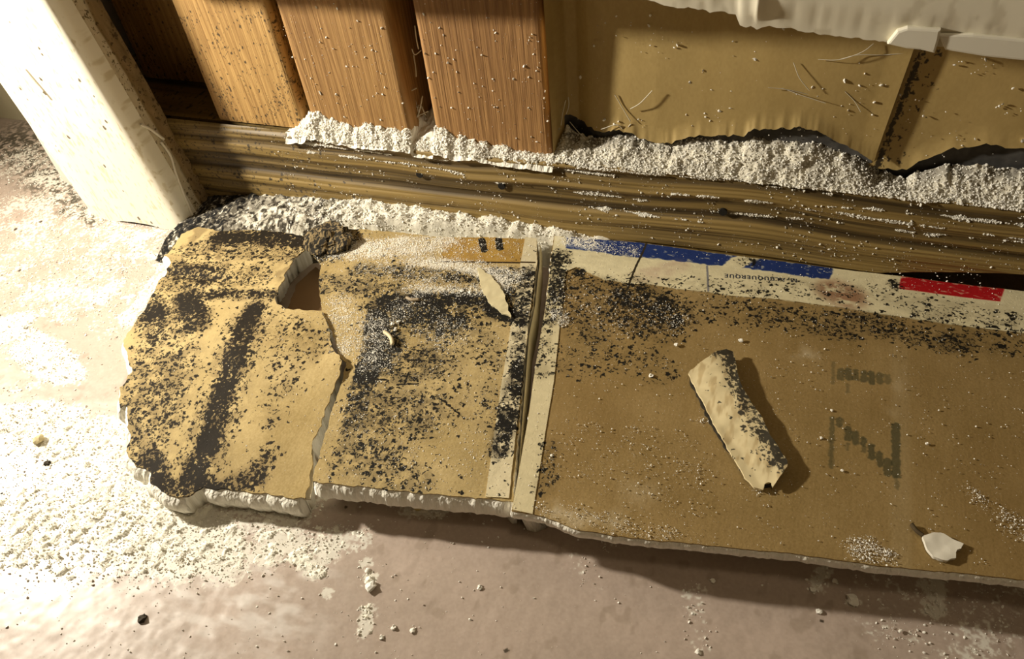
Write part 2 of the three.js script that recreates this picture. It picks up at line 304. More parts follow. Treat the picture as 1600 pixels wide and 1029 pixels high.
studs.forEach(([x0, x1, zf, a, b, label, ex], i) => {
  const t = woodTex(400, 1000, 40, 120, 300 + i * 50, a, b, ex); t.wrapS = t.wrapT = THREE.MirroredRepeatWrapping;
  const bt = woodBump.clone(); bt.wrapS = bt.wrapT = THREE.MirroredRepeatWrapping; bt.needsUpdate = true;
  solo('wall_stud', studShape(x0, x1, 2300, zf), std({ map: t, bumpMap: bt, bumpScale: 0.00016, roughness: 0.62 }), [(x0 + x1) / 2, 38, zf - 44], label, 'stud', 'studs of the open wall');
});
// the sole plate with its weathered raised grain
const ridge = (x, y) => { const v = y + 1.6 * fbm(x / 60, y / 30, 401, 2) * 3 - x * 0.012; return Math.pow(noise(v / 2.3, x / 240, 402), 1.5) * 1.5 + noise(v / 0.9, x / 90, 403) * 0.35 + noise(v / 0.38, x / 45, 404) * 0.22; };
const PR = [-192, 260, 0, 38];
const plateTex = paint(2048, 256, ...PR, (x, y) => {
  const v = y + 1.6 * fbm(x / 60, y / 30, 401, 2) * 3 - x * 0.012, r = noise(v / 2.3, x / 240, 402), f = fbm(v / 0.5, x / 40, 410, 3), b = fbm(x / 40, y / 9, 412, 3);
  let c = col([46, 34, 15], [146, 122, 70], clamp(0.1 + r * 1.1 + (f - 0.5) * 0.9 + (b - 0.5) * 0.5));
  const d = 0.12 * step(-60, -110, x) + 0.01; c = col(c, [40, 32, 20], 0.8 * mould(x, y, d, 170));
  return c;
});
{
  const t = thing('sole_plate', 'weathered ridged timber sole plate running along the floor', 'timber', [-30, 0, -44]);
  const mat = std({ map: plateTex, roughness: 0.55 });
  const front = upright(420, 150, (u, v) => { const x = -192 + 452 * u, yb = 21 * step(10, 170, x), w = clamp((v - 0.08) / 0.92), y = mix(yb, 37.6, w), e = step(35.5, 38, y) * 1.0; return [x, y, mix(-26, ridge(x, y) - 0.9 - e, step(0, 0.08, v) )]; }, PR);
  part('front_face', front, mat, t);
  part('timber_core', mergeGeometries([box(-191.5, 260, 22, 37.4, -89, -3), box(-191.5, 260, 0, 22, -89, -26)]), mat, t);
  for (const [x, y] of [...[[-45.0,27.0],[-16.5,26.3],[-30.2,34.8]], ...[[52.1,26.5]]]) {
    const g = new THREE.CylinderGeometry(1.2, 1.2, 2.4, 12); g.rotateX(Math.PI / 2); g.translate(x, y, -0.7); part('nail_head', g, darkMetal, t);
  }
}

// ---------------------------------------------------------------- wallboard above, insulation paper behind
const cutEdge = [[-132, 92], [-60, 91.5], [0, 92], [16, 92.6], ...[[26.6,91.9],[30.3,91.2],[34.8,90.4],[42.0,89.7],[46.3,89.2],[50.3,88.8],[51.5,86.5],[52.9,86.0],[53.9,86.5],[55.3,86.1],[56.4,86.6],[63.3,86.0],[71.4,85.3],[75.4,84.9],[79.4,84.6],[84.6,84.2],[89.6,84.1],[91.7,83.8],[92.7,84.1],[97.1,83.6],[102.7,82.9],[109.3,82.7],[118.7,82.1]], [260, 79], [RX1, 76]];
{
  const t = thing('wall_upper', 'cream painted wallboard hanging above with a ragged cut lower edge', 'wall', [300, 80, 6], null, 'structure');
  const edge = []; for (let i = 0; i + 1 < cutEdge.length; i++) { const [a, b] = [cutEdge[i], cutEdge[i + 1]], n = Math.max(1, Math.round((b[0] - a[0]) / 0.8)); if (b[0] - a[0] > 300) { edge.push(a); continue; } for (let k = 0; k < n; k++) { const q = k / n, x = mix(a[0], b[0], q); edge.push([x, mix(a[1], b[1], q) + (fbm(x / 1.6, 4, 500, 3) - 0.5) * 1.5]); } } edge.push(cutEdge[cutEdge.length - 1]);
  const skin = upright(edge.length - 1, 60, (u, v) => { const e = edge[Math.round(u * (edge.length - 1))], y = v < 0.9 ? e[1] + v / 0.9 * 60 : mix(e[1] + 60, H, (v - 0.9) / 0.1); const k = step(0, 0.12, v); return [e[0], y, 12.7 - (1 - k) * 1.6 + (fbm(e[0] / 20, y / 12, 510, 2) - 0.5) * 0.8 + 0.9 * Math.exp(-(((e[0] - 55) / 0.8) ** 2)) * step(88, 90, y)]; }, [-60, 200, 70, 170]);
  const skinTex = paint(512, 256, -60, 200, 70, 170, (x, y) => { const n = fbm(x / 12, y / 12, 520, 3), s = fbm(x / 3, y / 5, 522, 3); let c = [228 + n * 14, 221 + n * 14, 198 + n * 14]; return col(c, [180, 168, 140], 0.35 * step(0.68, 0.8, s)); });
  part('painted_face', skin, std({ map: skinTex, roughness: 0.7 }), t);
  const under = upright(edge.length - 1, 6, (u, v) => { const e = edge[Math.round(u * (edge.length - 1))]; return [e[0], e[1] + v * 1.2 + (noise(e[0] / 1.1, v * 6, 531) - 0.5) * 1.2 * (v > 0 ? 1 : 0), 11.1 - v * 11]; }, [0, 50, 0, 50]);
  part('gypsum_edge', under, gypsum, t);
  const back = upright(edge.length - 1, 1, (u, v) => { const e = edge[Math.round(u * (edge.length - 1))]; return [e[0], v ? H : e[1] + 1.2, 0.1]; }, [-60, 200, 70, 170]);
  part('paper_back', back, std({ color: 0xa98c62 }), t);
  // a folded patch of joint compound and tape on the edge
  const lump = (pts, th) => { const sh = new THREE.Shape(pts.map((p) => new THREE.Vector2(p[0], p[1]))); const g = new THREE.ExtrudeGeometry(sh, { depth: th, bevelEnabled: true, bevelSize: 0.5, bevelThickness: 0.5, bevelSegments: 2 }); g.translate(0, 0, 11.6); const w = g.attributes.uv; for (let i = 0; i < w.count; i++) w.setXY(i, w.getX(i) * 0.02, w.getY(i) * 0.02); return g; };
  const smooth = std({ color: 0xe9e4d2, roughness: 0.85 });
  part('compound_patch', lump([[83.3,85.1],[84.4,87.4],[85.9,88.1],[88.6,88.1],[91.7,88.0],[91.9,86.5],[91.9,83.9],[89.5,84.4],[86.8,84.5]], 1.1), smooth, t);
  part('compound_patch', lump([[92.5,87.0],[98.5,87.1],[108.0,86.6],[112.6,86.3],[113.8,83.1],[109.2,83.1],[102.0,83.5],[94.5,84.4]], 0.6), smooth, t);
}
const KR = [-5, 215, 25, 135];
const kraftTex = paint(1400, 700, ...KR, (x, y) => {
  const n = fbm(x / 16, y / 22, 600, 4), f = fbm(x / 0.5, y / 0.9, 604, 3), st = fbm(x / 4, y / 30, 606, 2); let c = [172 + n * 26, 149 + n * 22, 96 + n * 16]; c = c.map((v) => v - 6 + f * 12 - st * 8);
  const sx = x - 89.6 - (y - 38) * 0.085, d = 0.006 + 0.9 * step(1.6, 0.2, Math.abs(sx)) * step(-0.8, 0, sx) + 0.12 * step(9, 2, sx) * step(0, 1, sx); return col(c, [36, 28, 16], 0.85 * mould(x, y, d, 620));  // band along the seam paints in the dark gap shade between the lapped sheets
});
const kraftMat = std({ map: kraftTex, roughness: 0.55 }), asphaltTex = paint(512, 256, -5, 215, 25, 60, (x, y) => { const n = fbm(x / 2, y / 2, 640, 4); return [58 + n * 46, 56 + n * 46, 54 + n * 44]; });
const asphaltMat = std({ map: asphaltTex, roughness: 0.9 });
const lowA = [[-2.5,40.8],[0.2,45.3],[2.7,47.2],[4.6,46.3],[7.5,44.9],[12.4,44.1],[18.2,46.2],[22.9,45.4],[27.6,43.6],[34.1,43.5],[39.5,45.7],[43.8,47.2],[49.1,47.7],[55.0,48.6],[57.3,51.0],[63.9,51.4],[68.6,52.5],[72.8,51.9],[77.1,49.9],[80.6,48.3],[84.3,46.0],[88.3,43.7]];
const lowB = [[85.4,40.9],[88.8,41.1],[94.9,40.9],[97.9,41.7],[100.2,44.7],[104.1,47.1],[106.6,48.7],[110.7,49.7],[114.0,50.7],[121.8,50.6],[132.8,50.8],[160.7,51.9]];
const lowAt = (low, x, s) => { let y = low[low.length - 1][1]; if (x <= low[0][0]) y = low[0][1]; else for (let i = 1; i < low.length; i++) if (x <= low[i][0]) { y = mix(low[i - 1][1], low[i][1], (x - low[i - 1][0]) / (low[i][0] - low[i - 1][0])); break; } return y + (fbm(x / 1.3, s, 650, 3) - 0.5) * 1.6; };
// the facing comes out along the side of the stud, then runs flat
const pathA = [[0.8, -1.6], [1.4, -6], [3.2, -11], [6.2, -12], [10, -9.6], [15, -7.6], [30, -7], [60, -6.7], [84, -7], [88.5, -6.7]];
const along = (path, u) => { const L = [0]; for (let i = 1; i < path.length; i++) L.push(L[i - 1] + Math.hypot(path[i][0] - path[i - 1][0], path[i][1] - path[i - 1][1])); const s = u * L[L.length - 1]; for (let i = 1; i < path.length; i++) if (s <= L[i] + 1e-9) { const t = (s - L[i - 1]) / (L[i] - L[i - 1]); return [mix(path[i - 1][0], path[i][0], t), mix(path[i - 1][1], path[i][1], t)]; } return path[path.length - 1]; };
{
  const t = thing('insulation_paper', 'brown kraft insulation facing folded against the reddish stud, torn along its foot', 'paper', [45, 38, -5]);
  part('kraft_face', upright(200, 50, (u, v) => { const [x, z] = along(pathA, u), y0 = x < 2.5 ? 38.5 : lowAt(lowA, x, 1), y = mix(y0, 240, v < 0.8 ? v * 0.625 : mix(0.5, 1, (v - 0.8) / 0.2)); const sl = (y - 38) * 0.06 * step(76, 88, x); return [x + sl, y, z + (fbm(x / 30, y / 26, 660, 2) - 0.5) * 1.2 * step(3, 12, x) + 1.0 * step(3, 0, y - y0) * step(10, 20, x)]; }, KR), kraftMat, t);
  part('asphalt_backing', upright(200, 10, (u, v) => { const [x, z] = along(pathA, u), top = lowAt(lowA, x, 1) + 6; return [x, mix(lowAt(lowA, x, 1) - 6.5 + 3 * (noise(x / 9, 2, 663) - 0.5), top, v), z - 0.8 - 0.2 * v]; }, [-5, 215, 25, 60]), asphaltMat, t);
  const s = thing('insulation_paper', 'second darker kraft insulation sheet right of the lapped seam', 'paper', [150, 38, -6]);
  part('kraft_face', upright(120, 40, (u, v) => { const x = mix(78, 215, u), y0 = lowAt(lowB, x, 3), y = mix(y0, 240, v < 0.8 ? v * 0.625 : mix(0.5, 1, (v - 0.8) / 0.2)); return [x, y, -8.4 + (fbm(x / 30, y / 30, 670, 2) - 0.5) * 1.4 + 0.8 * step(3, 0, y - y0)]; }, KR), kraftMat, s);
  part('asphalt_backing', upright(120, 10, (u, v) => { const x = mix(84, 215, u), y0 = lowAt(lowB, x, 3); return [x, mix(y0 - 8, y0 + 5, v), -9.9]; }, [-5, 215, 25, 60]), asphaltMat, s);
}

// ---------------------------------------------------------------- dust on the sole plate
const bare = [[0, 1], [5, 3], [20, 2.5], [32, 0.8], [45, 1.6], [52, 2.2], [62, 3.4], [74, 4.5], [85, 1.4], [92, 1], [100, 4], [112, 6.4], [215, 7]];   // width of dark backing left in view
const fluffTop = (x) => (x < 3 ? mix(38.6, lowAt(lowA, 3, 1) - 2.5, clamp(x / 3)) : (x < 86.5 ? lowAt(lowA, x, 1) : mix(lowAt(lowA, 86, 1), lowAt(lowB, x, 3), clamp((x - 86.5) / 4))) - curve(bare, x));
const fluff = (x, v) => { const T = fluffTop(x), y = mix(37.3, T, v), n = fbm(x / 1.5, y / 1.5, 735, 4) - 0.5, w = fbm(x / 6, y / 6, 737, 2) - 0.5; return [x, y + n * 0.5, mix(0.6, -8, Math.pow(v, 0.75)) + 1.1 * Math.sin(v * Math.PI) + n * 1.5 + w * 1.6 - 0.6]; };
const heapTop = [[-92, 0], [-86, 3], [-84, 7], [-78, 6.2], [-72, 5], [-66, 3.6], [-60, 4.6], [-52, 4.2], [-46, 4.4], [-42, 6.5], [-37, 5], [-30, 3.4], [-22, 2.6], [-14, 1.6], [-6, 0.7], [0, 0.8], [4, 3], [20, 3.4], [45, 4.2], [66, 5], [88, 1.6], [98, 1.4], [110, 2.6], [160, 3], [260, 2.5]];
const curve = (list, x) => { for (let i = 1; i < list.length; i++) if (x <= list[i][0]) return mix(list[i - 1][1], list[i][1], clamp((x - list[i - 1][0]) / (list[i][0] - list[i - 1][0]))); return list[list.length - 1][1]; };
const heap = (x, z) => {
  const Hh = curve(heapTop, x), gap = x > -46 && x < -38, zb = x < 1 && !gap ? -2.5 : gap ? -21 : -6, k = clamp((0.2 - z) / (0.2 - zb)), n = fbm(x / 2.4, z / 2.4, 700, 4) - 0.5;
  const p = x < 1 && !gap ? Hh * (0.35 + 0.65 * k) : gap ? 0.5 + Hh * Math.pow(k, 0.8) : 0.4 + Math.min(1, x / 6 + 0.2) * k * Math.max(0.5, (x < 86 ? lowAt(lowA, x, 1) - step(30, 60, x) * 1.5 : lowAt(lowB, x, 3) - 2.5 * step(92, 104, x)) - 38.5);
  return 37.6 + p * (1 + n * 0.9) + n * 0.8 - 0.35 - 3.2 * step(-0.6, 1.4, z - n * 1.6);
};
{
  const g = heights(-93, 1, -23, 1.6, 0.5, heap), p = g.attributes.position, uv = g.attributes.uv; for (let i = 0; i < p.count; i++) uv.setXY(i, p.getX(i) * 0.02, (p.getZ(i) + p.getY(i)) * 0.02);
  solo('plaster_dust_heap', g, gypsum, [-45, 38, -10], 'ridge of crumbled white plaster lying on top of the sole plate', 'dust', null, 'stuff');
  const list = []; for (let i = 0; i < 16000; i++) { const x = mix(-90, 1, rnd()), z = mix(-3, 1.4, Math.pow(rnd(), 0.6)), y = heap(x, z); if (y < 36.2) continue; const r = 0.08 + 0.4 * Math.pow(rnd(), 5); list.push([x, y + r * 0.2, z, r]); }
  for (let i = 0; i < 30000; i++) { const x = mix(0, 200, rnd()), v = Math.pow(rnd(), 1.5), q = fluff(x, v), r = 0.06 + 0.34 * Math.pow(rnd(), 5); list.push([q[0], q[1] + r * 0.3, q[2] + r * 0.3, r]); }
  grains('heap_plaster_grains', 'loose plaster grains on the white ridge above the sole plate', list, dustMat);
  const band = upright(560, 44, (u, v) => fluff(mix(-0.5, 215, u), v), [0, 50, 0, 50]);
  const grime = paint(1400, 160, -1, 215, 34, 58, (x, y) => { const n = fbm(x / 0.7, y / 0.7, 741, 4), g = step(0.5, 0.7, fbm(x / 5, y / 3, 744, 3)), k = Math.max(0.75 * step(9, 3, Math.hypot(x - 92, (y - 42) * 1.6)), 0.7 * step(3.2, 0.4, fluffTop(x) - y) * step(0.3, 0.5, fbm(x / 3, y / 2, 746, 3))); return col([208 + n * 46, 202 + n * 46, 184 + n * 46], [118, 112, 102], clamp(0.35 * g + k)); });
  { const w = band.attributes.uv, q = band.attributes.position; for (let i = 0; i < q.count; i++) w.setXY(i, (q.getX(i) + 1) / 216, (q.getY(i) - 34) / 24); }
  solo('insulation_fluff', band, std({ map: grime, roughness: 1 }), [100, 38, -3], 'matted white fluff and plaster below the torn brown paper', 'insulation', null, 'stuff');
  // grains caught on the ridges of the plate
  const lines = [[[0.2,37.3],[27.4,37.0],[54.6,37.3],[80.1,36.1]], [[-25.4,39.7],[-1.9,34.7],[19.9,34.3]], [[-86.3,31.0],[-66.7,31.0],[-38.9,30.2],[-17.3,27.4],[7.8,27.2],[31.5,27.0]], [[37.0,31.2],[64.0,31.6],[97.5,30.1],[128.2,29.3]], [[46.7,25.7],[81.7,27.6],[106.1,27.1],[128.6,28.1]], [[-87.8,34.3],[-56.6,33.4],[-34.0,33.2]], [[7.7,21.8],[47.0,22.2]], [[55.3,31.0],[88.8,33.1],[126.8,33.6]], [[-77.4,10.0],[-37.5,11.8],[7.3,12.2]]];
  const l2 = [];
  lines.forEach((ln, q) => { for (let i = 0; i < 4200; i++) { const u = rnd() * (ln.length - 1), a = ln[u | 0], b = ln[(u | 0) + 1], t = u % 1, x = mix(a[0], b[0], t), k = fbm(x / 4, q * 5, 720, 3); if (k < 0.42 + 0.3 * rnd()) continue; const wd = 0.12 + 1.1 * Math.max(0, k - 0.5) * 2, y = mix(a[1], b[1], t) + 0.7 * (noise(x / 7, q, 722) - 0.5) + (rnd() + rnd() - 1) * wd, g = 0.06 + 0.26 * Math.pow(rnd(), 4); l2.push([x, y, ridge(x, y) - 0.9 + g * 0.3, g]); } });
  for (let i = 0; i < 5000; i++) { const x = mix(-100, 200, rnd()), y = mix(12, 37, Math.pow(rnd(), 0.8)); if (fbm(x / 6, y / 4, 730, 3) < 0.48) continue; const r = 0.06 + 0.3 * Math.pow(rnd(), 5); l2.push([x, y, ridge(x, y) - 0.9 + r * 0.3, r]); }
  grains('plate_plaster_grains', 'white grains caught on the ridges of the sole plate front', l2, dustMat);
}
// dust packed in the wedge between the plate and the boards
const wedgeTop = [[-140, 5], [-125, 8], [-110, 10.5], [-95, 12], [-80, 12.6], [-70, 14.2], [-50, 13.8], [-30, 13.4], [-10, 13.2], [5, 13], [20, 11], [40, 7]];
const wedge = (x, z) => { const w = curve([[-140, 30], [-100, 24], [-75, 15], [-50, 9], [-20, 6], [10, 4], [40, 3]], x), k = step(w * 1.3, w * 0.7, z); const n = fbm(x / 3, z / 3, 750, 4) - 0.5; return curve(wedgeTop, x) * k * (1 + 0.1 * n) + n * 1.8 * step(2, 6, curve(wedgeTop, x) * k) - 0.3; };
{
  const R = [-140, 40, -1.5, 34];
  const t = paint(1024, 256, ...R, (x, z) => { const b = fbm(x / 1.1, z / 1.5, 760, 5), n = fbm(x / 0.8, z / 0.8, 764, 3), g = step(-62, -85, x); let c = [205 + n * 45, 200 + n * 45, 184 + n * 44]; c = col(c, [128, 122, 108], 0.6 * step(0.4, 0.65, fbm(x / 5, z / 5, 768, 3)) * g); return col(c, [52, 46, 36], 0.92 * step(0.4, 0.66, b) * (0.08 + 0.92 * g) + step(-100, -125, x) * 0.85 * step(0.3, 0.5, n)); });
  solo('mouldy_dust_heap', heights(...R, 0.6, wedge, R), std({ map: t, roughness: 1, bumpMap: plasterBump, bumpScale: 0.0004 }), [-60, 0, 8], 'mould blotched grey white dust packed between sole plate and boards', 'dust', null, 'stuff');
  const l = []; for (let i = 0; i < 26000; i++) { const x = mix(-112, 14, rnd()), z = mix(-0.5, 22, rnd()), y = wedge(x, z); if (y < 4 || rnd() > step(-100, -62, x) * 0.85 + 0.08) continue; const q = 0.07 + 0.34 * Math.pow(rnd(), 5); l.push([x, y + q * 0.3, z, q]); }
  grains('wedge_plaster_grains', 'white grains on the dust strip between sole plate and boards', l, dustMat);
}

// ---------------------------------------------------------------- the boards on the floor
const KRAFT = [172, 151, 104], CREAM = [214, 202, 168], MOULD = [28, 22, 13], BLACK = [22, 20, 16];
const kraft = (x, z, s) => { const n = fbm(x / 11, z / 11, s, 4), f = fbm(x / 0.35, z / 0.35, s + 5, 2), l = fbm(x / 0.4, z / 6, s + 8, 2); return KRAFT.map((v, i) => v + (n - 0.5) * 34 + (f - 0.5) * 22 + (l - 0.5) * 10); };
const boardBump = paintGrey(512, 512, 0, 40, 0, 40, (x, y) => 0.6 * fbm(x / 0.4, y / 0.4, 801, 3) + 0.4 * fbm(x / 2, y / 2, 803, 2)); boardBump.wrapS = boardBump.wrapT = THREE.MirroredRepeatWrapping;
const skinMat = (map, w, d) => { const b = boardBump.clone(); b.repeat.set(w / 40, d / 40); b.needsUpdate = true; return new THREE.MeshPhysicalMaterial({ map, bumpMap: b, bumpScale: 0.00007, roughness: 0.75, specularIntensity: 0.3, side: THREE.DoubleSide }); };

// left fragment
const fragPoly = torn([...[[-121.7,25.7],[-112.9,25.7],[-99.5,22.5],[-89.9,21.6],[-81.2,21.9],[-77.7,26.3],[-77.8,32.7],[-76.6,40.5],[-74.8,46.6],[-73.4,53.5],[-67.3,56.1],[-56.3,54.4],[-51.3,58.7],[-46.3,66.3],[-41.8,70.0],[-39.5,71.7],[-38.5,77.0]], ...[[-37.9,83.8],[-36.3,91.6]], ...[[-36.4,96.9],[-33.0,103.6]], ...[[-30.9,111.3],[-38.2,111.8],[-47.8,113.3],[-58.6,114.8],[-61.0,117.8],[-64.8,119.1],[-73.3,117.7],[-75.7,114.1],[-80.7,114.4],[-86.0,110.9],[-87.5,107.2]], ...[[-90.1,104.7],[-94.8,98.3],[-95.7,100.2],[-100.2,94.2]], ...[[-100.1,88.9],[-110.6,79.2]], ...[[-112.0,66.6],[-116.5,53.3],[-118.2,44.6],[-122.9,42.6],[-123.9,36.3],[-125.3,30.2]]], 0.7, 0.8, 11);
const fragH = (x, z) => curve([[0, 13], [72, 13], [100, 10], [116, 7.2], [140, 6.4]], z) + 0.8 * (fbm(x / 12, z / 12, 810, 2) - 0.5) + 1.0 * step(46, 50, z + (x + 80) * 0.12) - 0.7 + 0.9 * step(34, 36, z + (x + 90) * 0.2) * step(50, 46, z) + 1.2 * step(-50, -36, x) * step(95, 60, z);
const FRR = [-135, -20, 20, 130];
const fragMould = new Field(...FRR, 0.6).fill(fragPoly, 0.035, 1).strokes([
  [[[-77.0,58.7],[-72.9,74.1],[-68.6,89.1],[-64.1,103.7],[-62.8,114.6]], 6.5, 1], [[[-75.3,62.5],[-68.6,89.1],[-62.8,110.6]], 11, 0.5], [[[-107.6,67.3]], 9, 1], [[[-101.0,59.9],[-92.3,68.0]], 8.5, 1], [[[-97.6,84.1],[-90.7,97.1],[-80.4,110.1]], 11, 0.5], [[[-90.0,82.2],[-83.2,99.8]], 12, 0.55], [[[-78.2,111.6],[-71.0,116.8]], 6, 0.9],
  [[[-109.4,29.3],[-97.3,26.0],[-78.8,23.4]], 8, 1], [[[-112.5,48.6],[-100.7,47.5]], 10, 0.8], [[[-115.4,37.5],[-79.1,31.3]], 8, 0.5], [[[-95.1,55.5],[-74.3,51.3]], 4, 0.8], [[[-111.6,53.2],[-85.8,44.2]], 9, 0.5], [[[-114.1,63.0],[-100.6,74.2]], 9, 0.7], [[[-63.6,65.2],[-51.5,67.6]], 11, 0.34], [[[-56.3,73.9],[-52.3,87.3]], 10, 0.22],
  [[[-53.8,115.1],[-46.4,109.2],[-45.0,103.8]], 6, 0.75], [[[-59.8,114.8],[-50.5,117.1]], 6, 0.85], [[[-50.4,93.6],[-48.2,90.8]], 5, 0.3], [[[-51.2,82.4]], 4, 0.4], [[[-67.9,117.0],[-58.5,119.2]], 5, 0.75]]).cut([[-50.5,86.9],[-39.4,74.6],[-27.4,113.5],[-38.6,118.4]], 0.75, 3);
const fragTex = paint(1100, 1050, ...FRR, (x, z) => {
  let c = kraft(x, z, 820); c = col(c, [200, 178, 126], 0.5 * step(-45, -75, x)); c = col(c, [110, 92, 62], 0.5 * step(0.55, 0.75, fbm(x / 5, z / 5, 826, 3)) * step(60, 40, z));
  const D = fragMould.at(x, z); c = col(c, [74, 60, 38], 0.6 * D * step(0.3, 0.62, fbm(x / 2.2, z / 2.2, 828, 4))); return col(c, MOULD, 0.97 * mould(x, z, D, 830));
});
{
  const t = thing('drywall_fragment', 'torn mould spotted wallboard fragment lying beside the white casing', 'wallboard', [-75, 0, 75]);
  part('gypsum_core', body(fragPoly, fragH, [[0.35, () => 0], [1.2, (nx, nz) => nx > 0.5 ? -0.8 : 0.5 + 0.9 * Math.max(0, nz)], [3.2, (nx, nz, x, z) => nx > 0.4 && z < 62 ? -5 : nx > 0.5 ? -0.8 : 0.9 + 1.2 * Math.max(0, nz)], [-1, (nx, nz, x, z) => nx > 0.4 && z < 62 ? -6 : nx > 0.5 ? -1 : 0.4]]), gypsum, t);
  part('face_paper', sheet(fragPoly, 0.9, fragH, FRR), skinMat(fragTex, 115, 110), t);
  // lip of paper folded down at the lower right corner
  const lip = [[-36.8,96.8],[-34.9,98.8],[-31.6,105.6],[-29.9,110.5],[-31.8,111.0],[-33.4,107.1],[-35.7,100.7]];
  part('paper_flap', sheet(torn(lip, 0.8, 0.25, 5), 0.6, (x, z) => fragH(x, z) + 0.25 - 0.1 * Math.max(0, x + 40), FRR, 0.6), std({ color: 0xb9ae94, roughness: 0.8 }), t);
}
// middle board
const midPoly = torn([...[[-79.7,16.6],[-76.8,13.8],[-69.0,14.3],[-55.3,12.8],[-37.0,11.8],[-11.8,7.7],[-4.1,6.1],[-0.3,17.5],[4.3,36.3],[6.3,48.4],[13.0,73.9],[20.0,100.4]], ...[[13.3,101.5],[4.9,103.1],[-7.6,105.1],[-17.2,106.4],[-29.1,108.2],[-30.6,103.9],[-32.7,95.8],[-34.9,87.4],[-37.1,78.1],[-39.4,70.4],[-42.4,68.9],[-49.3,60.7],[-56.1,54.3],[-64.1,42.4],[-68.1,33.8],[-72.9,30.0],[-77.4,24.2]]], 0.7, 0.5, 21);
const midH = (x, z) => 12.4 + 0.7 * (fbm(x / 14, z / 14, 850, 2) - 0.5) - 0.6 * step(24, 20, z + x * 0.18);
const MDR = [-85, 28, 0, 115];
const clod = [[-77.4,24.2],[-78.6,14.9],[-69.4,13.7],[-64.6,20.4],[-66.3,28.5],[-72.7,29.9]];
const midStrip = [[-7.9,6.3],[-4.1,6.1],[-0.3,17.5],[5.4,43.3],[10.8,66.0],[18.9,100.0],[13.4,101.1],[5.3,66.2],[0.7,44.7],[-5.3,18.7]];
const darkEdge = [[-43.5,49.4],[-38.1,64.3],[-34.2,78.1],[-29.8,92.5],[-26.7,106.8]];
const midMould = new Field(...MDR, 0.5).fill(midPoly, 0.04, 1).strokes([
  [[[-40.9,51.6],[-31.4,62.6],[-32.3,72.8]], 9, 1], [[[-30.7,46.4],[-17.4,48.8]], 12, 0.85], [[[-39.5,45.6],[-4.6,34.6]], 7, 0.95], [[[-32.0,77.5],[-28.5,87.9]], 8, 0.7], [[[-24.6,68.5],[-13.4,63.2]], 11, 0.6], [[[-24.5,84.7],[-11.3,81.2]], 13, 0.5], [[[-25.3,97.5],[-14.1,98.5]], 11, 0.42], [[[-9.4,101.1],[-4.1,101.5]], 7, 0.4],
  [[[-6.5,40.7],[-0.1,42.0]], 6, 0.95], [[[-13.2,27.8],[-1.7,25.2]], 7, 0.8], [[[-8.1,71.4],[4.9,77.0]], 12, 0.32], [[[-8.2,51.9],[0.4,59.8]], 8, 0.3], [[[-63.5,42.2],[-38.1,39.4]], 7, 0.5], [[[-54.2,33.9],[-13.2,27.8]], 6, 0.6], [clod, 5, 0.7], [[[5.0,48.7],[8.5,67.2],[11.6,83.7]], 4, 0.5], [[[10.5,75.6],[12.1,87.6]], 4.5, 0.85], [[[7.6,58.1],[10.1,69.1]], 3.5, 0.9], [[[-0.8,25.0],[3.4,43.8]], 5, 0.75]])
  .each((x, z, v) => { const i = lineSide(darkEdge, x, z); return i < 0 ? v * (z < 45 ? 1 : 0.15) : v; }).cut([[-34.4,12.6],[-9.3,7.2],[-6.9,18.4],[-27.9,23.0]], 0.95, 1).cut([[-15.4,53.6],[-1.3,60.2],[12.9,98.7],[2.6,101.6]], 0.55, 4);
function lineSide(l, x, z) { if (z < l[0][1]) return 1; for (let i = 1; i < l.length; i++) if (z <= l[i][1]) return x - mix(l[i - 1][0], l[i][0], (z - l[i - 1][1]) / (l[i][1] - l[i - 1][1])); return x - l[l.length - 1][0]; }
const midDust = new Field(...MDR, 0.7).strokes([[[[-65.8,25.1],[-46.7,21.0],[-33.7,14.4]], 7, 0.95], [[[-52.4,18.8],[-40.2,15.2]], 5, 1], [[[-38.3,24.7],[-23.0,24.4],[-4.6,28.8]], 4.5, 0.9], [[[-34.0,39.1],[-5.5,32.0]], 2.5, 0.6], [[[-51.8,51.3],[-41.4,65.1]], 5, 0.4]]);
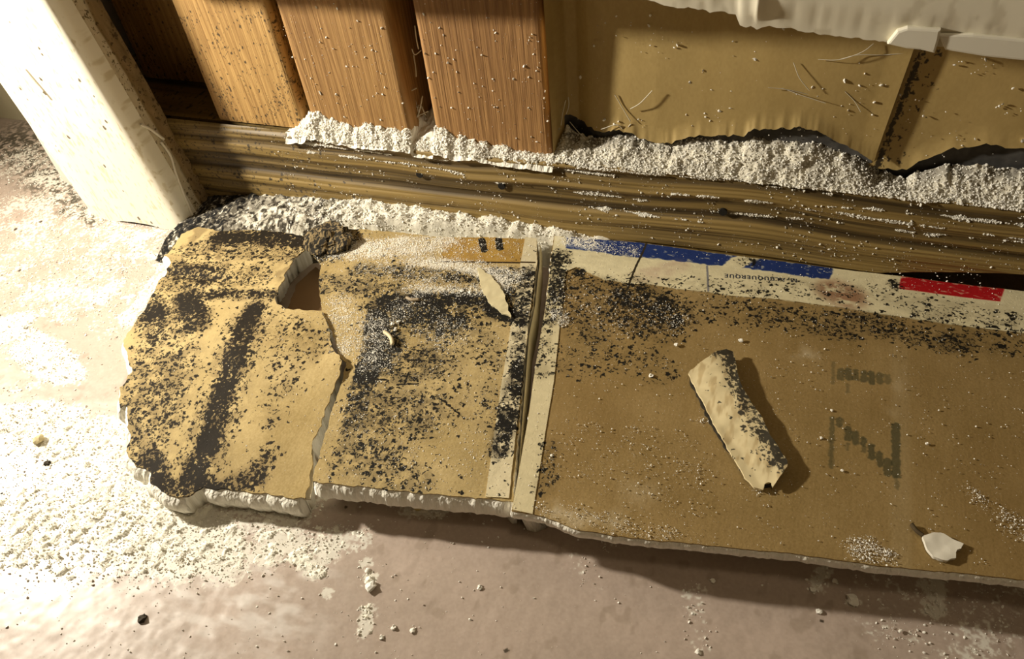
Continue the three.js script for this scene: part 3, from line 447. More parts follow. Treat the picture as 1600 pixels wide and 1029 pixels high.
const midTex = paint(1130, 1150, ...MDR, (x, z) => {
  let c = kraft(x, z, 860); const s = polyDist(x, z, midStrip);
  const patch = polyDist(x, z, [[-34.7,12.0],[-7.9,6.3],[-5.6,18.4],[-29.9,23.5]]); if (patch > 0) c = [150 + fbm(x / 2, z / 2, 3) * 24, 118 + fbm(x / 2, z / 2, 3) * 22, 66];
  if (s > 0) c = CREAM.map((v) => v - 14 + 22 * fbm(x / 1.5, z / 3, 866, 3));
  const D = midMould.at(x, z), m = mould(x, z, D, 870); c = col(c, [62, 54, 40], 0.75 * D * step(0.28, 0.6, fbm(x / 1.8, z / 1.8, 868, 4))); c = col(c, BLACK, 0.97 * m);
  const du = midDust.at(x, z); if (du > 0.03) c = col(c, [236, 232, 220], 0.9 * step(0.84 - du * 0.3, 0.92 - du * 0.3, fbm(x / 0.32, z / 0.32, 875, 3) * 0.7 + 0.3 * fbm(x / 4, z / 3, 877, 2) + 0.1));
  for (const l of [[[-21.3,10.5],[-18.7,15.2]], [[-16.0,9.3],[-13.9,13.5]]]) if (lineDist(x, z, l) < 0.9 + 0.5 * noise(x * 2, z * 2, 5)) c = [26, 22, 16];
  for (const l of [[[-29.9,23.5],[-1.0,17.7]]]) if (lineDist(x, z, l) < 0.35) c = [60, 46, 26];
  for (const l of [[[-33.4,75.5],[-25.0,73.8]], [[-21.7,71.4],[-17.7,71.1]], [[-21.5,61.5],[-17.9,60.9]], [[-22.1,65.4],[-17.6,64.5]], [[-8.4,76.1],[0.0,80.5]], [[-21.8,74.5],[-16.6,72.7]]]) if (lineDist(x, z, l) < 0.45 * noise(x * 2.2, z * 2.2, 7) + 0.05) c = [28, 24, 18];
  return c;
});
{
  const t = thing('drywall_board', 'mouldy middle wallboard panel with a cream edge strip, between fragment and long board', 'wallboard', [-25, 0, 60]);
  part('gypsum_core', body(midPoly, midH, [[0.35, () => 0], [1.4, (nx, nz) => nx < -0.4 ? -1.5 : 0.3 + 0.8 * Math.max(0, nz)], [3.8, (nx, nz) => nx < -0.4 ? -3.5 : 0.3 + 1.4 * Math.max(0, nz)], [5, (nx, nz) => nx < -0.4 ? -4 : 0.2 + 1.0 * Math.max(0, nz)], [-1, (nx, nz) => nx < -0.4 ? -4 : -0.3 - 7 * Math.max(0, nz)]]), gypsum, t);
  const mm = skinMat(midTex, 113, 115);
  part('face_paper', sheet(midPoly, 0.9, midH, MDR), mm, t);
  part('edge_tape', sheet(torn(midStrip, 0.9, 0.25, 23), 0.8, (x, z) => midH(x, z) + 0.3, MDR, 0.3), mm, t);
  const side = [[-3.5,7.3],[-0.3,17.5],[4.3,36.3],[6.3,48.4],[13.0,73.9],[19.6,98.7]];
  part('edge_wrap', upright(60, 6, (u, v) => { const s = u * (side.length - 1), i = Math.min(side.length - 2, s | 0), q = s - i, x = mix(side[i][0], side[i + 1][0], q), z = mix(side[i][1], side[i + 1][1], q); return [x + 0.7 + 0.6 * Math.sin(v * 3), midH(x, z) * v, z]; }, [0, 60, 0, 60]), std({ color: 0xb5a780, roughness: 0.8 }), t);
  // mouldy clod of plaster stuck on the corner
  const cg = new THREE.IcosahedronGeometry(7, 6), cp = cg.attributes.position; for (let i = 0; i < cp.count; i++) { const x = cp.getX(i), y = cp.getY(i), z = cp.getZ(i), k = 0.5 + 1.0 * fbm(x / 3.5 + 9, z / 3.5 + y / 3.5, 880, 4); cp.setXYZ(i, x * k * 1.1, y * k * 0.42, z * k * 0.95); } cg.computeVertexNormals(); { const w = cg.attributes.uv; for (let i = 0; i < cp.count; i++) w.setXY(i, 0.5 + cp.getX(i) / 22, 0.5 + (cp.getZ(i) + cp.getY(i) * 0.7) / 22); }
  const cpx = [[-71.8,21.9]][0]; cg.translate(cpx[0], 12.8, cpx[1]);
  part('mouldy_clod', cg, std({ map: paint(256, 256, 0, 20, 0, 20, (x, y) => col([136, 118, 84], [30, 26, 18], step(0.38, 0.58, fbm(x / 0.5, y / 0.5, 884, 4)))), roughness: 1 }), t);
  // brown paper seen deep in the hole beside the fragment
  part('back_paper', sheet(torn([[-71.4,55.9],[-56.0,55.7],[-68.5,30.6],[-77.4,25.9],[-78.3,36.1]], 1, 0.3, 27), 1, (x, z) => 4.5 + 0.12 * (z - 40), MDR), std({ color: 0x6a5030, roughness: 0.85 }), t);
}
// long board
const longPoly = torn([...[[1.0,3.7],[28.3,1.2],[49.9,1.6],[84.5,0.9],[129.0,0.1],[163.2,-0.6],[150.0,88.1],[136.0,89.4],[124.8,90.6],[114.7,92.1],[99.1,94.8],[82.8,96.7],[65.9,99.5],[48.3,102.5],[36.1,103.8],[28.3,102.6]], ...[[20.6,103.2],[16.2,77.1],[12.4,58.8],[8.8,39.0]]], 0.9, 0.35, 31);
const longH = (x, z) => 12.8 + 0.7 * (fbm(x / 30, z / 30, 900, 2) - 0.5) - 0.8 * step(14, 6, z);
const LR = [-5, 185, -6, 116];
const endTape = [...[[1.3,4.0],[28.3,1.5],[49.9,1.9],[84.5,1.2],[128.9,0.4],[163.1,-0.3],[159.9,17.3]], ...[[131.9,18.1],[120.0,18.5],[107.8,18.7],[95.1,18.9],[87.6,18.6],[82.0,18.9],[69.3,19.2],[58.4,20.4],[52.7,20.3],[42.8,20.9],[34.0,20.6],[30.8,21.7],[22.0,21.6],[12.4,18.1],[9.9,20.8],[9.1,39.2]]];
const edgeStrip = [[1.3,4.0],[9.9,20.8],[13.5,37.9],[19.0,63.9],[21.9,81.4],[25.6,102.8],[20.7,103.0],[16.2,77.1],[12.4,58.8],[8.8,39.0]];
const blueA = [[4.8,2.9],[28.3,1.2],[49.9,1.6],[57.8,1.7],[55.9,3.9],[54.4,7.0],[50.5,7.8],[41.4,8.0],[29.9,8.7],[22.2,9.8],[17.4,9.0],[6.7,9.7]], blueB = [[64.7,0.8],[73.8,0.6],[85.0,0.5],[85.1,3.9],[83.9,6.5],[81.3,6.8],[60.0,6.9],[61.8,4.4]], red = [[103.2,0.4],[129.3,0.0],[127.7,5.9],[102.4,6.4]];
const printed = [
  [[[88.6,42.1],[88.7,44.7]], 0.95, 0.6], [[[90.4,41.6],[90.5,44.3]], 0.95, 0.7], [[[92.1,41.5],[92.2,44.1]], 0.8, 0.65], [[[94.1,41.4],[94.1,44.2]], 0.85, 0.7], [[[95.8,41.2],[95.9,44.5]], 0.8, 0.75], [[[97.7,41.2],[97.7,43.8]], 0.9, 0.6], [[[99.6,41.4],[99.6,43.3]], 0.8, 0.45], [[[86.7,39.6],[87.0,46.9]], 0.5, 0.35], [[[90.4,46.5],[90.5,49.0]], 0.5, 0.35],
  [[[89.0,58.3],[89.0,59.9]], 0.85, 0.65], [[[91.0,60.4],[91.1,63.5]], 0.9, 0.75], [[[92.6,61.5],[92.7,64.2]], 0.9, 0.75], [[[94.5,62.7],[94.5,64.1]], 0.75, 0.75], [[[96.2,64.4],[96.3,67.5]], 0.85, 0.8], [[[98.0,66.1],[98.1,69.2]], 0.8, 0.75], [[[99.7,67.7],[99.7,71.1]], 0.9, 0.75],
  [[[87.3,58.2],[87.8,72.5]], 0.6, 0.6], [[[101.5,56.8],[101.5,71.2]], 1.0, 0.8], [[[101.5,71.9],[101.7,74.8]], 0.5, 0.4], [[[91.1,65.0],[91.1,66.5]], 0.45, 0.5], [[[94.6,65.0],[94.6,66.3]], 0.5, 0.5]];
// the plant name on the end tape, printed upside down to the viewer
const TW = 512, TH = 64, tc = document.createElement('canvas'); tc.width = TW; tc.height = TH;
const ctx = tc.getContext('2d'); ctx.fillStyle = '#000'; ctx.fillRect(0, 0, TW, TH); ctx.fillStyle = '#fff'; ctx.font = 'bold 56px sans-serif'; ctx.textBaseline = 'middle'; ctx.textAlign = 'left';
const WORD = 'M, ALBUQUERQUE', wordW = ctx.measureText(WORD).width; ctx.save(); ctx.scale(TW / wordW, 1); ctx.fillText(WORD, 0, TH / 2 + 3); ctx.restore();
const textPix = ctx.getImageData(0, 0, TW, TH).data;
const tA = [[75.8,9.7]][0], tB = [[55.5,12.3]][0];   // start and end of the word
const textAt = (x, z) => { const dx = tB[0] - tA[0], dz = tB[1] - tA[1], l = Math.hypot(dx, dz), ux = dx / l, uz = dz / l, u = ((x - tA[0]) * ux + (z - tA[1]) * uz) / l, v = ((x - tA[0]) * uz - (z - tA[1]) * ux) / 3.0 + 0.5; if (u < 0 || u >= 1 || v < 0 || v >= 1) return 0; return textPix[4 * ((Math.floor((1 - v) * TH) * TW) + Math.floor(u * TW))] / 255; };
const longMould = new Field(...LR, 0.6).fill(longPoly, 0.006, 1).strokes([
  [[[31.8,26.2],[43.9,31.6]], 11, 0.8], [[[27.7,32.7],[35.8,36.1],[43.1,36.9]], 9, 0.6], [[[14.6,33.0],[23.3,44.3]], 9, 0.45], [[[14.1,24.6],[25.8,24.8]], 7, 0.5], [[[19.1,55.2],[32.3,51.9]], 10, 0.26], [[[40.0,47.6],[44.6,53.6]], 7, 0.3], [[[52.0,27.0],[69.1,25.6]], 9, 0.3], [[[69.1,25.6],[90.5,25.6]], 8, 0.5], [[[90.4,23.1],[116.7,25.3]], 7, 0.6], [[[116.8,21.7],[145.6,21.7]], 9, 0.3],
  [[[6.2,14.2],[10.6,33.9]], 5, 0.8], [[[9.0,28.6],[11.4,41.9]], 4, 0.75], [[[11.2,47.2],[14.6,61.1]], 4, 0.4], [[[13.9,20.2]], 3, 1], [[[41.4,18.4],[68.2,16.5]], 5, 0.24], [[[67.8,12.4],[90.1,12.8]], 6, 0.22], [[[90.0,10.1],[129.3,13.9]], 7, 0.22], [[[101.5,4.7]], 3, 0.8], [[[107.8,16.5],[132.1,15.6]], 4, 0.4], [[[59.6,4.0],[63.2,3.2]], 3, 0.4], [[[26.0,95.2],[24.2,84.3]], 4, 0.3]]);
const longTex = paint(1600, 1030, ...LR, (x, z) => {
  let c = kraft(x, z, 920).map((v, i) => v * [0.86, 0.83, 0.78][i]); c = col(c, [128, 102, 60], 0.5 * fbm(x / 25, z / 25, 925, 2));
  const st = step(3, 1, Math.abs(x - 102.5)) * 0.12; c = col(c, [200, 190, 165], st * step(20, 40, z));
  for (const [p, r, k] of printed) { const d = lineDist(x, z, p); if (d < r + 0.3) c = col(c, [58, 58, 40], 0.8 * k * step(r + 0.2, r - 0.3, d + 0.5 * (noise(x * 2, z * 2, 6) - 0.5))); }
  const e = polyDist(x, z, edgeStrip), t = polyDist(x, z, endTape), n = fbm(x / 2.2, z / 1.2, 930, 3);
  if (e > 0) c = [196 + n * 16, 184 + n * 16, 148 + n * 14];
  if (t > 0) {
    c = [206 + n * 20, 196 + n * 20, 160 + n * 18];
    const wear = 1 - step(0.62, 0.78, fbm(x / 1.6, z / 0.8, 935, 3)) * 0.6;
    const bl = Math.max(polyDist(x, z, blueA), polyDist(x, z, blueB)); if (bl > -0.3) c = col(c, [32, 50, 104], step(-0.3, 0.5, bl + (noise(x, z, 936) - 0.5) * 0.8) * wear);
    const rd = polyDist(x, z, red); if (rd > -0.2) c = col(c, [168, 22, 26], step(-0.2, 0.3, rd) * wear);
    if (x < 24) c = col(c, [228, 223, 208], step(0.42, 0.56, fbm(x / 0.7, z / 0.7, 945, 4)) * step(5.5, 1.5, lineDist(x, z, [[6.4,4.2],[13.9,4.9]])));
    const tx = textAt(x, z); c = col(c, [34, 38, 52], tx * 0.9);
    if (lineDist(x, z, [[50.0,8.5],[52.1,19.9]]) < 0.3) c = col(c, [90, 92, 110], 0.7);
    c = col(c, [136, 92, 66], 0.75 * step(7.5, 2, lineDist(x, z, [[85.8,11.6],[89.3,13.5]])) * step(0.3, 0.6, fbm(x / 3, z / 2, 940, 3) + 0.1));
    c = col(c, [168, 132, 120], 0.5 * step(5, 1, lineDist(x, z, [[32.7,17.4],[37.0,15.0],[41.8,10.1]])) * fbm(x / 2, z / 1.5, 942, 3));
  }
  for (const l of [[[30.4,1.7],[29.7,15.1],[29.4,24.0],[27.1,34.2]]]) if (lineDist(x, z, l) < 0.32) c = [50, 42, 28];
  const w = fbm(x / 4, z / 6, 950, 3);   // rubbed in chalk
  for (const [p, r, k] of [[[[30.5,100.1],[35.2,100.5]], 5, 0.6], [[[76.8,37.4],[81.7,39.7]], 5, 0.4], [[[39.1,98.6],[43.6,99.0]], 4, 0.45], [[[96.4,91.3]], 5, 0.3], [[[100.7,52.2],[102.9,43.3]], 3, 0.3], [[[47.6,91.0]], 8, 0.2]]) c = col(c, [214, 206, 190], k * step(r, 0, lineDist(x, z, p)) * step(0.3, 0.7, w));
  const D = longMould.at(x, z); c = col(c, [66, 54, 32], 0.5 * D * step(0.3, 0.62, fbm(x / 2.2, z / 2.2, 958, 4))); return col(c, BLACK, 0.95 * mould(x, z, D, 960));
});
{
  const t = thing('drywall_board', 'long brown wallboard with printed blue and red end tape along the sole plate', 'wallboard', [90, 0, 52]);
  part('gypsum_core', body(longPoly, longH, [[0.35, () => 0], [0.9, (nx, nz) => 0.5 * Math.max(0, nz)], [2.4, (nx, nz) => 0.4 * Math.max(0, nz)], [3.2, (nx, nz) => -1.5 * Math.max(0, nz)], [-1, (nx, nz) => -14 * Math.max(0, nz)]]), gypsum, t);
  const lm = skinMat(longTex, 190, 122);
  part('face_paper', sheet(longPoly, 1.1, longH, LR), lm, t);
  part('end_tape', sheet(torn(endTape, 1, 0.12, 33), 1, (x, z) => longH(x, z) + 0.25, LR, 0.25), lm, t);
  part('edge_tape', sheet(torn(edgeStrip, 1, 0.12, 35), 1, (x, z) => longH(x, z) + 0.2, LR, 0.2), lm, t);
}
// grains on the boards
{
  const top = (x, z) => inside(x, z, fragPoly) ? fragH(x, z) : inside(x, z, midPoly) ? midH(x, z) + (polyDist(x, z, midStrip) > 0 ? 0.3 : 0) : inside(x, z, longPoly) ? longH(x, z) + 0.25 : null;
  const f = new Field(-88, 140, 0, 112, 1).each((x, z) => inside(x, z, longPoly) ? 0.009 : inside(x, z, midPoly) ? 0.03 : 0.004).strokes([
    [[[-67.9,25.5],[-46.7,21.0],[-33.8,14.1]], 8, 1], [[[-60.2,22.2],[-39.9,15.8]], 5, 1], [[[-40.6,24.5],[-23.2,23.9],[-5.5,26.1]], 5.5, 0.85], [[[-53.6,30.6],[-23.7,33.2]], 6, 0.35], [[[-53.1,48.8],[-41.4,65.1]], 6, 0.6], [[[-40.6,54.3],[-31.0,67.6]], 8, 0.5], [[[-32.6,46.8],[-15.4,53.6]], 9, 0.25], [[[-34.2,38.6],[-5.5,32.0]], 4, 0.6], [[[-31.1,15.2],[-10.0,13.0]], 7, 0.2], [[[-27.9,85.5],[-0.2,90.8]], 18, 0.06],
    [[[6.7,5.1],[14.0,5.5]], 4, 1], [[[15.2,5.9],[26.3,6.1]], 4, 0.45], [[[12.5,39.0],[15.0,41.1]], 3, 0.9], [[[12.0,30.8],[28.9,37.7]], 10, 0.1], [[[27.1,30.1],[44.3,34.1]], 8, 0.09], [[[30.2,82.7],[53.9,85.7]], 18, 0.05], [[[93.3,92.7],[99.5,92.7]], 3, 0.8], [[[95.2,91.7]], 4, 0.6], [[[116.8,72.0],[119.1,74.7]], 2.5, 0.4], [[[122.6,76.9],[125.9,79.1]], 4, 0.35], [[[62.2,62.2],[58.2,66.4]], 2, 0.3], [[[73.6,83.0]], 5, 0.1], [[[28.0,101.7],[63.4,99.9]], 4, 0.2], [[[-69.4,55.5],[-51.0,56.8]], 6, 0.02]]);
  grains('board_plaster_grains', 'fine white plaster grains sprinkled over the board faces', scatter(f, 900000, top, 0.045, 0.2, 17, 0.7), dustMat);
}

// ---------------------------------------------------------------- door casing
const lean = (y) => -0.125 * Math.min(y, 700);
{
  const t = thing('trim_1', 'scuffed white painted door casing standing at the wall end', 'casing', [-162, 0, 8], null, 'structure');
  const prof = [[-188, 0], [-188, 11], [-187, 13.5], [-185, 15], [-176, 16.4], [-160, 16.6], [-142, 16.4], [-139.4, 15.8], [-137.9, 14.2], [-137.4, 9]], rect = [-190, -136, 0, 120];
  const face = upright(60, 60, (u, v) => { const [x, z] = along(prof, u), y = v < 0.85 ? v / 0.85 * 120 : mix(120, 700, (v - 0.85) / 0.15), l = Math.min(y, 700); const e = v === 0 ? (noise(x / 6, 1, 980) - 0.5) * 1.5 + 0.6 : 0; return [x + lean(l), Math.max(0, y + e), z]; }, rect);
  const uv = face.attributes.uv, p = face.attributes.position; for (let i = 0; i < p.count; i++) uv.setXY(i, (p.getX(i) - lean(p.getY(i)) - rect[0]) / (rect[1] - rect[0]), p.getY(i) / 120);
  const tex = paint(512, 1024, ...rect, (x, y) => { const n = fbm(x / 6, y / 30, 985, 3), f = fbm(x / 0.8, y / 2.5, 986, 3); let c = [236 + n * 14, 232 + n * 14, 214 + n * 14]; c = col(c, [196, 184, 146], 0.55 * step(0.6, 0.78, f)); const m = spots(x, y * 0.75, 0.012, 1.3, 990); c = col(c, [78, 66, 44], x < -143 ? m * 0.8 : 0); if (lineDist(x, y, [[-166, 62], [-163.5, 52]]) < 0.5) c = col(c, [110, 98, 74], 0.7); return c; });
  part('painted_face', face, std({ map: tex, roughness: 0.45 }), t);
  const sideRect = [-2, 12, 0, 120];
  const sTex = paint(256, 1024, ...sideRect, (z, y) => { const n = fbm(z / 1.2, y / 3, 995, 4); const k = step(4.2, 5.4, z + 2 * (noise(y / 9, 2, 996) - 0.5)); let c = col([134 + n * 40, 112 + n * 36, 76 + n * 30], [196 + n * 20, 184 + n * 20, 154 + n * 20], k); return col(c, [70, 56, 36], 0.7 * mould(z, y, 0.16, 998)); });
  const side = upright(16, 80, (u, v) => { const y = v < 0.85 ? v / 0.85 * 120 : mix(120, 700, (v - 0.85) / 0.15), z = mix(9.2, -1, u); return [-137.5 + lean(y) + (u > 0.4 ? -0.3 : 0) + 0.5 * (noise(z / 1.2, y / 2, 997) - 0.5), y, z]; }, [0, 1, 0, 1]);
  { const u2 = side.attributes.uv, q = side.attributes.position; for (let i = 0; i < q.count; i++) u2.setXY(i, (q.getZ(i) + 2) / 14, q.getY(i) / 120); }
  part('raw_edge', side, std({ map: sTex, roughness: 0.9 }), t);
  const bk = box(-187.5, -138.5, 0, 700, -1, 8); { const q = bk.attributes.position; for (let i = 0; i < q.count; i++) q.setX(i, q.getX(i) + lean(q.getY(i))); }
  part('wood_core', bk, std({ color: 0x9a8560 }), t);
  const fl = (ys, zs, r) => tube(ys.map((y, i) => [-137 + lean(y), y, zs[i]]), r, 30, 5);
  part('paint_flake', fl([2, 9, 16, 22, 27, 33], [12.2, 10.8, 9.6, 8.2, 6.6, 7.2], 0.5), std({ color: 0xece6d4 }), t);
  part('paint_flake', fl([33, 36, 39, 42], [5.6, 7, 8.6, 11], 0.55), std({ color: 0xece6d4 }), t);
}
// jamb board behind the casing and the pale skirting across the doorway
solo('trim_2', box(-215, -192, 0, 2100, -93, -2), wallPaint, [-203, 0, -47], 'pale jamb board behind the white casing', 'jamb', null, 'structure');
solo('baseboard_left', box(RX0, -216, 0, 90, -93, -42), std({ color: 0xd8cfae, roughness: 0.6 }), [-900, 0, -67], 'pale skirting beyond the white casing at the left edge', 'baseboard', null, 'structure');

// ---------------------------------------------------------------- loose scraps
{
  const o = torn([[52.0,54.0],[54.6,50.2],[58.2,45.1],[60.3,43.6],[62.0,43.9],[63.6,50.2],[65.0,54.3],[66.6,57.1],[68.9,60.7],[71.5,64.3],[73.5,68.3],[76.0,72.0],[77.9,74.8],[78.3,76.7],[77.2,79.0],[75.8,82.4],[75.3,81.3],[74.1,81.8],[73.8,83.4],[71.9,83.4],[69.6,81.2],[67.1,77.7],[64.4,73.6],[61.3,69.2],[58.2,64.1],[54.6,58.2]], 0.6, 0.35, 41), c0 = [[52.0,54.0],[73.9,83.2]], c1 = [[62.0,43.9],[78.2,75.5]];
  const ax = [c0[1][0] - c0[0][0], c0[1][1] - c0[0][1]], al = Math.hypot(...ax), across = (x, z) => ((x - c0[0][0]) * -ax[1] + (z - c0[0][1]) * ax[0]) / al * -1;
  const hf = (x, z) => { const a = across(x, z), k = ((x - c0[0][0]) * ax[0] + (z - c0[0][1]) * ax[1]) / al / al; return 13.9 + 1.0 * Math.sin(clamp(a / 14) * Math.PI) + 1.0 * (1 - k) + 0.4 * (fbm(x / 3, z / 3, 1010, 2) - 0.5); };
  const R = [45, 100, 30, 95], f = new Field(...R, 0.5).each((x, z) => { const d = lineDist(x, z, [[57.8,44.5],[62.0,43.9],[63.6,50.2],[66.6,57.1],[71.5,64.3],[76.0,72.0],[78.0,75.5]]); return 0.03 + 0.95 * step(5.5, 1, d + 3.5 * (noise(x / 3, z / 3, 1012) - 0.5)); });
  const tx = paint(560, 660, ...R, (x, z) => { const n = fbm(x / 3, z / 3, 1015, 3), s = fbm(x / 1.2, z / 4, 1016, 3); let c = [202 + n * 30, 186 + n * 30, 144 + n * 28]; c = col(c, [168, 142, 96], 0.5 * step(0.5, 0.75, s)); return col(c, [44, 40, 30], 0.9 * mould(x, z, f.at(x, z) * 0.85, 1020)); });
  const t = thing('joint_tape_scrap', 'curled cream paper scrap with a mouldy edge lying on the long board', 'scrap', [72, 13, 60]);
  part('face', sheet(o, 0.4, hf, R, 0.6), std({ map: tx, roughness: 0.75 }), t);
  part('mouldy_underside', sheet(torn([[52.6,54.7],[58.3,45.8],[62.1,44.6],[65.2,55.1],[71.6,64.9],[77.7,75.3],[75.2,81.7],[71.8,82.9],[64.4,73.6],[58.3,64.9]], 0.8, 0.5, 43), 0.8, (x, z) => hf(x, z) - 0.9, R, 0.9), std({ color: 0x2c2619, roughness: 1 }), t);
}
const flake = (poly, y, th, sd, lift = 0) => { const o = torn(poly, 0.5, 0.45, sd); const cx = o.reduce((s, p) => s + p[0], 0) / o.length, cz = o.reduce((s, p) => s + p[1], 0) / o.length; return [sheet(o, 0.5, (x, z) => y + th + lift * (x - cx) + 0.35 * (fbm(x / 2, z / 2, sd, 2) - 0.5), [cx - 25, cx + 25, cz - 25, cz + 25], th), [cx, y, cz]]; };
{
  const [g, b] = flake([[106.5,86.3],[108.1,85.0],[109.8,84.3],[111.8,85.1],[114.1,85.8],[112.8,87.8],[112.5,89.6],[110.1,90.8],[108.3,90.5],[106.8,88.2]], 12.9, 0.8, 51);
  const t = thing('plaster_flake', 'leaf shaped white plaster flake near the front edge of the long board', 'flake', b); part('flake', g, std({ color: 0xe6e1d2, roughness: 0.9 }), t);
  const st = [[104.3,83.6],[105.3,85.0],[106.5,85.8]]; part('dark_shred', tube(st.map((p) => [p[0], 13.4, p[1]]), 0.45, 10), std({ color: 0x4a3c24 }), t);
}
{
  const [g, b] = flake([[-17.4,24.5],[-12.4,27.0],[-9.3,29.9],[-6.5,32.8],[-3.0,38.2],[0.3,43.7],[-2.5,42.8],[-5.4,41.0],[-8.9,38.5],[-11.2,35.6],[-14.1,31.0]], 12.6, 0.5, 53, 0.05);
  solo('paper_flake', g, std({ color: 0xc9bd96, roughness: 0.8 }), b, 'pointed pale paper flake on the mouldy middle panel', 'flake');
}
const larva = (pts, r, y) => { const l = pts.map((p) => [p[0], y, p[1]]), g = tube(l, r, 14, 8); const e = [l[0], l[l.length - 1]].map((p) => { const s = new THREE.SphereGeometry(r, 8, 6); s.translate(...p); return s; }); return mergeGeometries([g, ...e].map((q) => { q = q.toNonIndexed(); return q; })); };
solo('curled_shred', larva([[-33.5,57.7],[-31.7,58.6],[-30.3,59.8],[-29.3,61.4]], 0.6, 13.1), std({ color: 0xd8c9a4, roughness: 0.6 }), [-40, 12.5, 55], 'short pale curled shred in the black mould of the middle panel', 'shred');
solo('curled_shred', larva([[-33.2,42.7],[-31.5,43.2],[-29.6,42.7]], 0.5, 13.0), std({ color: 0xa8967a, roughness: 0.6 }), [-40, 12.5, 40], 'small greyish curled shred at the upper rim of the black mould', 'shred');
// crumbs big enough to pick up
const crumbGeo = (r, sd, flat = 0.6) => { const g = new THREE.IcosahedronGeometry(r, 1), p = g.attributes.position; for (let i = 0; i < p.count; i++) { const x = p.getX(i), y = p.getY(i), z = p.getZ(i), k = 0.5 + 1.0 * noise(x / r * 2.3 + sd * 3, (y - z) / r * 2.3 + sd, sd); p.setXYZ(i, x * k, y * k * flat, z * k); } g.computeVertexNormals(); return g; };
const crumb = (name, p, y, r, mat, label, cat, group, sd) => { const g = crumbGeo(r, sd); g.translate(p[0], y + r * 0.35, p[1]); solo(name, g, mat, [p[0], y, p[1]], label, cat, group); };
[[47.1,43.2],[42.9,55.6],[63.4,37.6],[25.2,86.4],[85.2,65.0],[90.2,73.2],[87.1,56.0],[108.0,60.7]].forEach((p, i) => crumb('plaster_crumb', p, 13, i < 3 ? 0.55 : 0.35, dustMat, ['white crumb left of the curled scrap top, nearest the mould', 'white crumb farther left and below the mould on the long board', 'white crumb just above the top end of the curled scrap', 'white speck crumb beside the cream edge tape of the long board', 'white crumb left of the printed diagonal mark', 'white crumb below the left foot of the printed mark', 'white crumb just above the printed diagonal mark', 'white crumb right of the tall printed bar'][i], 'crumb', 'crumbs on the long board', 60 + i));
[[-32.9,53.8],[-31.6,52.7],[-31.2,55.6],[-15.4,35.7],[-18.1,35.7]].forEach((p, i) => crumb('plaster_crumb', p, 12.6, 0.55, dustMat, ['white crumb right beside the pale curled shred', 'white crumb at upper right of the pale curled shred', 'white crumb just right below the shred in black mould', 'white crumb left of the pointed paper flake', 'white crumb second left of the pointed paper flake'][i], 'crumb', 'crumbs on the middle panel', 70 + i));
[[-8.0,124.3],[-10.8,120.7],[1.1,131.6],[5.5,130.9],[16.5,117.2],[87.6,97.0],[92.1,93.7],[95.8,97.2],[-0.5,134.3],[66.5,100.9],[89.1,101.7],[66.0,117.7]].forEach((p, i) => crumb('plaster_crumb', p, 0, i < 1 || i === 7 ? 1.3 : 0.6, dustMat, ['largest white crumb on the floor below the middle panel', 'white crumb just above the largest crumb on the floor', 'white crumb low on the floor, left one of a close pair', 'white crumb low on the floor, right one of a close pair', 'lone white crumb on the floor below the gap between boards', 'white crumb at the foot of a dust streak by the long board', 'white crumb right of the dust streak below the long board', 'largest white crumb on the floor below the long board', 'small white crumb at the bottom edge below the fragment', 'lone white crumb below the middle of the long board', 'white crumb left of the largest crumb below the long board', 'white crumb touching the bottom edge below the curled scrap'][i], 'crumb', 'crumbs on the bare floor', 80 + i));
const dark = std({ color: 0x3a3226, roughness: 0.9 });
crumb('dark_pellet', [[-57.0,146.5]][0], 0, 1.0, dark, 'single round dark pellet on the shiny floor at lower left', 'pellet', null, 95);
crumb('dark_chip', [[-113.5,116.7]][0], 0, 0.9, dark, 'black chip in the white dust left of the fragment', 'chip', null, 96);
crumb('tan_crumb', [[-121.8,111.2]][0], 0.6, 1.4, std({ color: 0xcdbf96 }), 'tan crumb sitting in the white dust at the left edge', 'crumb', null, 97);
crumb('tan_crumb', [[-5.9,101.3]][0], 0, 1.3, std({ color: 0xd8c282 }), 'yellowish crumb under the front edge of the middle panel', 'crumb', null, 98);

// ---------------------------------------------------------------- cobwebs
const web = std({ color: 0xcfc8b4, roughness: 0.9 });
function cobweb(label, lines, z, r, base) {
  const gs = []; lines.forEach((l, k) => { if (l.length > 1) gs.push(tube(l.map((p, i) => [p[0], p[1], z + 0.7 * Math.sin(k * 2.1 + i)]), r, 18, 4)); });
  solo('cobweb', mergeGeometries(gs), web, base, label, 'cobweb');
}
cobweb('fine branching cobweb near the lapped seam of the brown paper', [[[69.9,71.2],[74.6,71.7],[79.9,74.3],[81.6,76.0]], [[74.6,71.7],[78.7,72.9],[84.4,73.0],[90.5,74.0]], [[59.3,67.5],[61.4,63.3],[65.6,61.9],[73.8,59.9]], [[64.3,70.0],[66.4,66.3],[69.3,63.1]], [[59.1,63.1],[63.9,62.6],[69.6,61.3]], [[77.8,62.9],[80.6,60.4],[82.6,57.9]]], -6.1, 0.09, [85, 55, -3]);
cobweb('dusty cobweb strands at the foot of the paper by the reddish stud', [[[2.3,46.1],[3.2,50.6],[4.3,54.8]], [[2.1,45.6],[0.8,44.0],[-0.6,40.1]], [[3.9,49.6],[4.8,52.8],[4.9,55.4]], [[5.0,47.6],[7.8,44.7],[9.7,42.7]], [[14.6,46.4],[19.4,48.0],[21.3,46.1],[23.1,48.3]], [[18.4,57.0],[20.6,53.2],[23.1,49.4]], [[23.0,53.4],[25.7,55.6],[29.1,59.8]]], -6, 0.13, [8, 44, -3]);
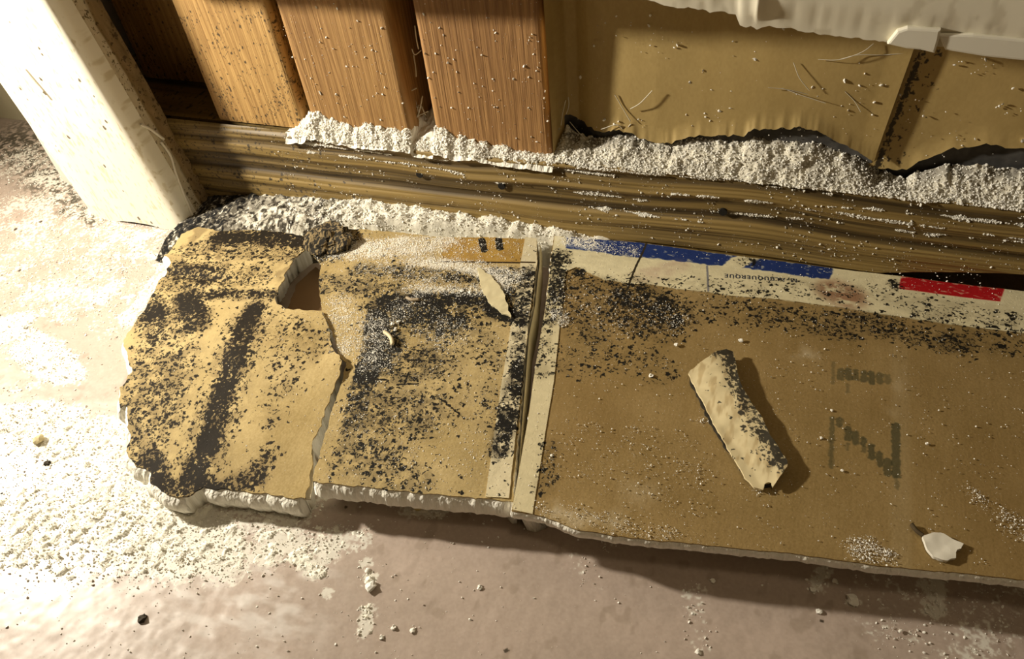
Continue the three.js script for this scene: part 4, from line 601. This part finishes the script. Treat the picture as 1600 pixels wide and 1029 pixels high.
cobweb('matted cobweb hanging in the dark gap between two studs', [[[-41.1,73.1],[-41.1,69.3],[-41.0,66.3]], [[-43.2,66.2],[-42.9,64.2],[-40.8,65.4]], [[-43.7,63.6],[-43.8,60.1],[-43.9,57.0]], [[-50.2,50.1],[-47.1,52.1],[-44.2,53.6]], [[-49.6,49.0],[-47.1,47.0],[-43.9,46.2]], [[-46.4,50.4],[-45.9,44.9],[-46.2,40.3]], [[-43.0,50.7],[-45.2,44.9],[-48.5,40.1]], [[-49.2,42.3],[-45.5,43.8],[-42.3,45.2]], [[-49.2,40.0],[-44.8,47.2],[-43.2,44.0]]], -8, 0.22, [-42, 55, -8]);
// specks stuck to paper and studs
{
  const l = []; for (let i = 0; i < 420; i++) { const x = mix(4, 125, rnd()), y = mix(42, 80, rnd()); if (fbm(x / 8, y / 8, 1100, 2) < 0.45) continue; const r = 0.1 + 0.42 * Math.pow(rnd(), 4); l.push([x, y, x > 87 ? -8 : x < 12 ? -9.4 : -6.7, r]); }
  for (let i = 0; i < 500; i++) { const x = mix(-83, 0, rnd()); if (x > -47 && x < -37) continue; const r = 0.08 + 0.34 * Math.pow(rnd(), 4); l.push([x, mix(40, 92, rnd()), -2.4, r]); }
  grains('clinging_plaster_specks', 'white specks clinging to the studs and the brown paper', l, dustMat);
}

// ---------------------------------------------------------------- the lamps, both out of the picture
{
  const L = new THREE.Vector3(...LAMP.at), A = new THREE.Vector3(...LAMP.aim), d = A.clone().sub(L).normalize();
  const t = thing('work_lamp', 'small black LED work lamp on a stand out of view', 'lamp', [-350, 0, 60]);
  const foot = new THREE.CylinderGeometry(38, 40, 8, 40); foot.translate(-350, 4, 60); part('base', foot, darkMetal, t);
  const back = L.clone().addScaledVector(d, -26); part('arm', tube([[-350, 6, 60], [-354, 100, 62], [-338, 168, 72], back.toArray()], 4, 30, 10), darkMetal, t);
  const place = (g, k) => { g.rotateX(Math.PI / 2); g.applyQuaternion(new THREE.Quaternion().setFromUnitVectors(new THREE.Vector3(0, 0, 1), d)); const c = L.clone().addScaledVector(d, k); g.translate(c.x, c.y, c.z); return g; };
  part('head', place(new THREE.CylinderGeometry(19, 13, 24, 32), -14), darkMetal, t);
  part('lens', place(new THREE.CylinderGeometry(16, 16, 1, 32), -1.4), new THREE.MeshStandardMaterial({ color: 0xffffff, emissive: 0xfff6e6, emissiveIntensity: 2 }), t);
  const s = new THREE.SpotLight(0xfff5e2, LAMP.power, 0, 1.25, 1, 2); s.position.copy(L.clone().multiplyScalar(MM)); s.target.position.copy(A.multiplyScalar(MM)); s.castShadow = true; s.shadow.radius = 0.45; s.shadow.mapSize.set(2048, 2048); s.shadow.camera.near = 0.01; s.shadow.camera.far = 3; scene.add(s, s.target);
}
{
  const [x, y, z] = CEILING_FILL.at.map((v) => v * 1000);
  const t = thing('ceiling_fill', 'unseen square warm ceiling panel added as fill light', 'ceiling light', [x, y, z]);
  part('housing', box(x - 170, x + 170, y + 8, H, z - 170, z + 170, 4), std({ color: 0xdddddd }), t);
  part('diffuser', box(x - 150, x + 150, y + 2, y + 8, z - 150, z + 150), new THREE.MeshStandardMaterial({ color: 0xffffff, emissive: 0xffe2b0, emissiveIntensity: 2 }), t);
  const r = new THREE.RectAreaLight(0xffe9c8, CEILING_FILL.power, 0.3, 0.3); r.position.set(CEILING_FILL.at[0], CEILING_FILL.at[1], CEILING_FILL.at[2]); r.lookAt(CEILING_FILL.at[0], 0, CEILING_FILL.at[2]); scene.add(r);
}
shadows(scene);
renderer.render(scene, camera);
